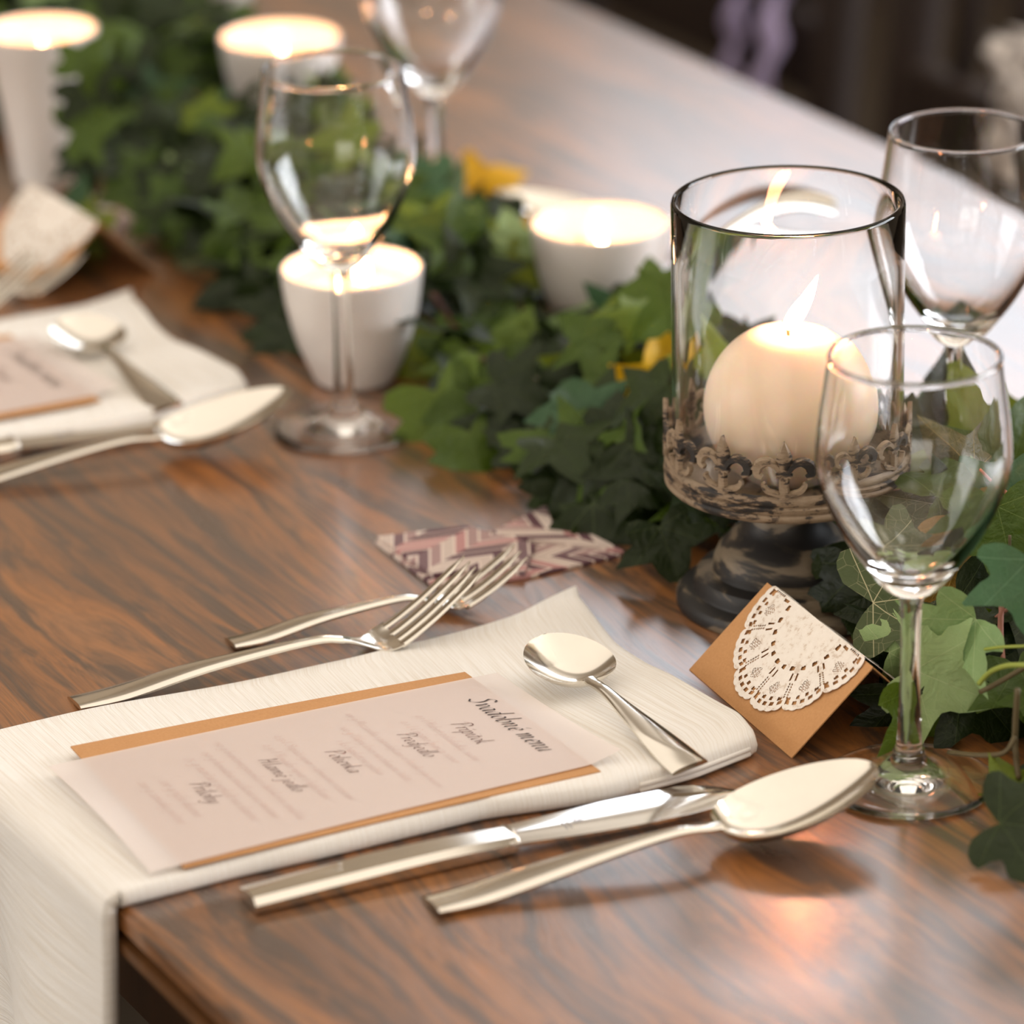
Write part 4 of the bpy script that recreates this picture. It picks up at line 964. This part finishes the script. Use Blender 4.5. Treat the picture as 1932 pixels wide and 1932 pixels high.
kv([(1765, 1160, .378), (1762, 1230, .378)], .0010, M_STEM); kv([(1820, 1100, .398), (1815, 1160, .392), (1780, 1230, .385)], .0013, M_STEM)
kv([(1860, 1180, .39), (1900, 1150, .392), (1932, 1135, .392)], .0009, M_STEMR); kv([(1790, 1420, .345), (1850, 1425, .345), (1895, 1420, .345), (1915, 1390, .35)], .0011, M_STEM)
kv([(1870, 905, .43), (1905, 935, .42), (1940, 960, .41)], .0009, M_STEMR); kv([(1750, 925, .43), (1790, 930, .425), (1815, 970, .42)], .0007, M_STEMG)
kv([(1905, 1045, .40), (1905, 1010, .40)], .0007, M_STEM)

# a loose fallen leaf and far cutlery across the table
YL = bpy.data.objects.new('fallen_leaf', LM['gold_d'][1].copy()); COL.objects.link(YL); tag(YL, 'yellow fallen ivy leaf curling on the table above the far spoon', 'leaf')
p_ = U(918, 346, .012); M = leaf_matrix(p_, .036, (0.1, -.95, .6), 1.25); YL.matrix_world = Matrix.Translation(Vector(gl)) @ M
FS = dup(SP, T(0, 0), label='blurred spoon on the far side of the table beside the glowing cup right of centre'); p_ = U(948, 390, .016)
q_ = U(1235, 452, .0); th_f = math.atan2(q_[1]-p_[1], q_[0]-p_[0])+PI
FS.rotation_euler = (0, 0, th_f); FS.location = (p_[0]-math.cos(th_f)*.186, p_[1]-math.sin(th_f)*.186, Z0+.001)

# ------------------------------------------------------------------ chairs behind the table
def make_chair(label, p, rz):
    o = thing('dining_chair', label, 'chair', (p[0], p[1], 0), rz)      # local: +y is the back of the chair
    for x in (-.19, .19):
        bevel(mesh('leg', *box(x-.018, x+.018, -.20, -.164, 0, .45), M_CHAIR, o, smooth=False), .003)
        P = [(x, .19, 0), (x, .18, .25), (x, .18, .45), (x, .205, .70), (x, .24, .93)]
        mesh('rear_leg', *tube(smooth_prof(P, 4), .019, 8), M_CHAIR, o)
    bevel(mesh('seat', *box(-.215, .215, -.215, .205, .45, .475), M_CHAIR, o, smooth=False), .008)
    for z, y in ((.60, .193), (.90, .235)): bevel(mesh('back_rail', *box(-.19, .19, y-.011, y+.011, z-.025, z+.035), M_CHAIR, o, smooth=False), .005)
    for k in range(5):
        x = -.13+k*.065; mesh('slat', *tube([(x, .195, .60), (x, .215, .75), (x, .238, .90)], .009, 6), M_CHAIR, o)
    for z in (.22,):
        for x in (-.19, .19): mesh('stretcher', *box(x-.009, x+.009, -.17, .18, z-.012, z+.012), M_CHAIR, o, smooth=False)
    return o
th_c = math.atan2(AN[1], AN[0])-PI/2
chairs = []
for a_c, lab in ((-.98, 'dark wooden chair behind the far table edge, white ribbon over its back'), (-1.46, 'dark wooden chair behind the far table edge, lilac ribbon over its back'), (-1.94, 'dark wooden chair furthest along the far table edge, beyond the lilac ribbon')):
    chairs.append(make_chair(lab, T(a_c, .935), th_c))
def ribbon_band(name, label, path, wid, m, tails):
    o = thing(name, label, 'ribbon', path[0])
    p0 = np.array(path[0])
    for nm, pts, wd in tails:
        V = []; F = []; P = smooth_prof([np.array(q_) for q_ in pts], 6)
        for i, q_ in enumerate(P):
            for s_ in (-1, 1):
                off = AL*wd*s_*(1+.15*math.sin(i*.7)); V.append(q_+off+AN*.004*math.sin(i*.9+s_)-p0)
        for i in range(len(P)-1): F.append((2*i, 2*i+1, 2*i+3, 2*i+2))
        ob = mesh(nm, V, F, m, o); sm = ob.modifiers.new('thickness', 'SOLIDIFY'); sm.thickness = .002
    return o
def rb(*qs): return [K(px, py, b_) for px, py, b_ in qs]
ribbon_band('satin_ribbon', 'lilac ribbon hanging from a dark chair beyond the far table edge', rb((1470, -60, 1.10)), .02, M_LILAC,
            [('tail', rb((1500, -800, 1.145), (1490, -400, 1.125), (1475, -90, 1.10), (1462, 20, 1.10), (1450, 110, 1.09), (1428, 215, 1.09)), .0135), ('tail', rb((1440, -800, 1.145), (1415, -400, 1.125), (1400, -90, 1.10), (1392, 10, 1.10), (1384, 90, 1.10), (1376, 150, 1.10)), .0105)])
ribbon_band('satin_ribbon', 'white ribbon bow on a dark chair at the right edge of the photo', rb((1900, 120, 1.10)), .02, M_WHITE,
            [('loop', rb((1890, 70, 1.10), (1884, 105, 1.09), (1902, 140, 1.09), (1925, 180, 1.09), (1950, 215, 1.09)), .0120), ('tail', rb((1940, 60, 1.10), (1935, 110, 1.10), (1915, 180, 1.10), (1905, 250, 1.10), (1900, 330, 1.10)), .0160), ('tail', rb((1950, 150, 1.10), (1950, 260, 1.10), (1955, 340, 1.10)), .016)])

# ------------------------------------------------------------------ groups of repeats
GR = {'napkin': 'cloth napkins at the place settings', 'menu card': 'menu cards on the napkins', 'spoon': 'steel spoons on the table', 'fork': 'steel forks at the place settings', 'knife': 'steel knives at the place settings',
      'wine glass': 'empty wine glasses on the table', 'candle cup': 'white candle cups among the ivy', 'place card': 'kraft tent cards with doilies', 'paper napkin': 'patterned paper napkins', 'chair': 'dark chairs behind the far table edge', 'ribbon': 'satin ribbons on the far chairs'}
for o in list(bpy.data.objects):
    if o.parent is None and o.get('category') in GR: o['group'] = GR[o['category']]
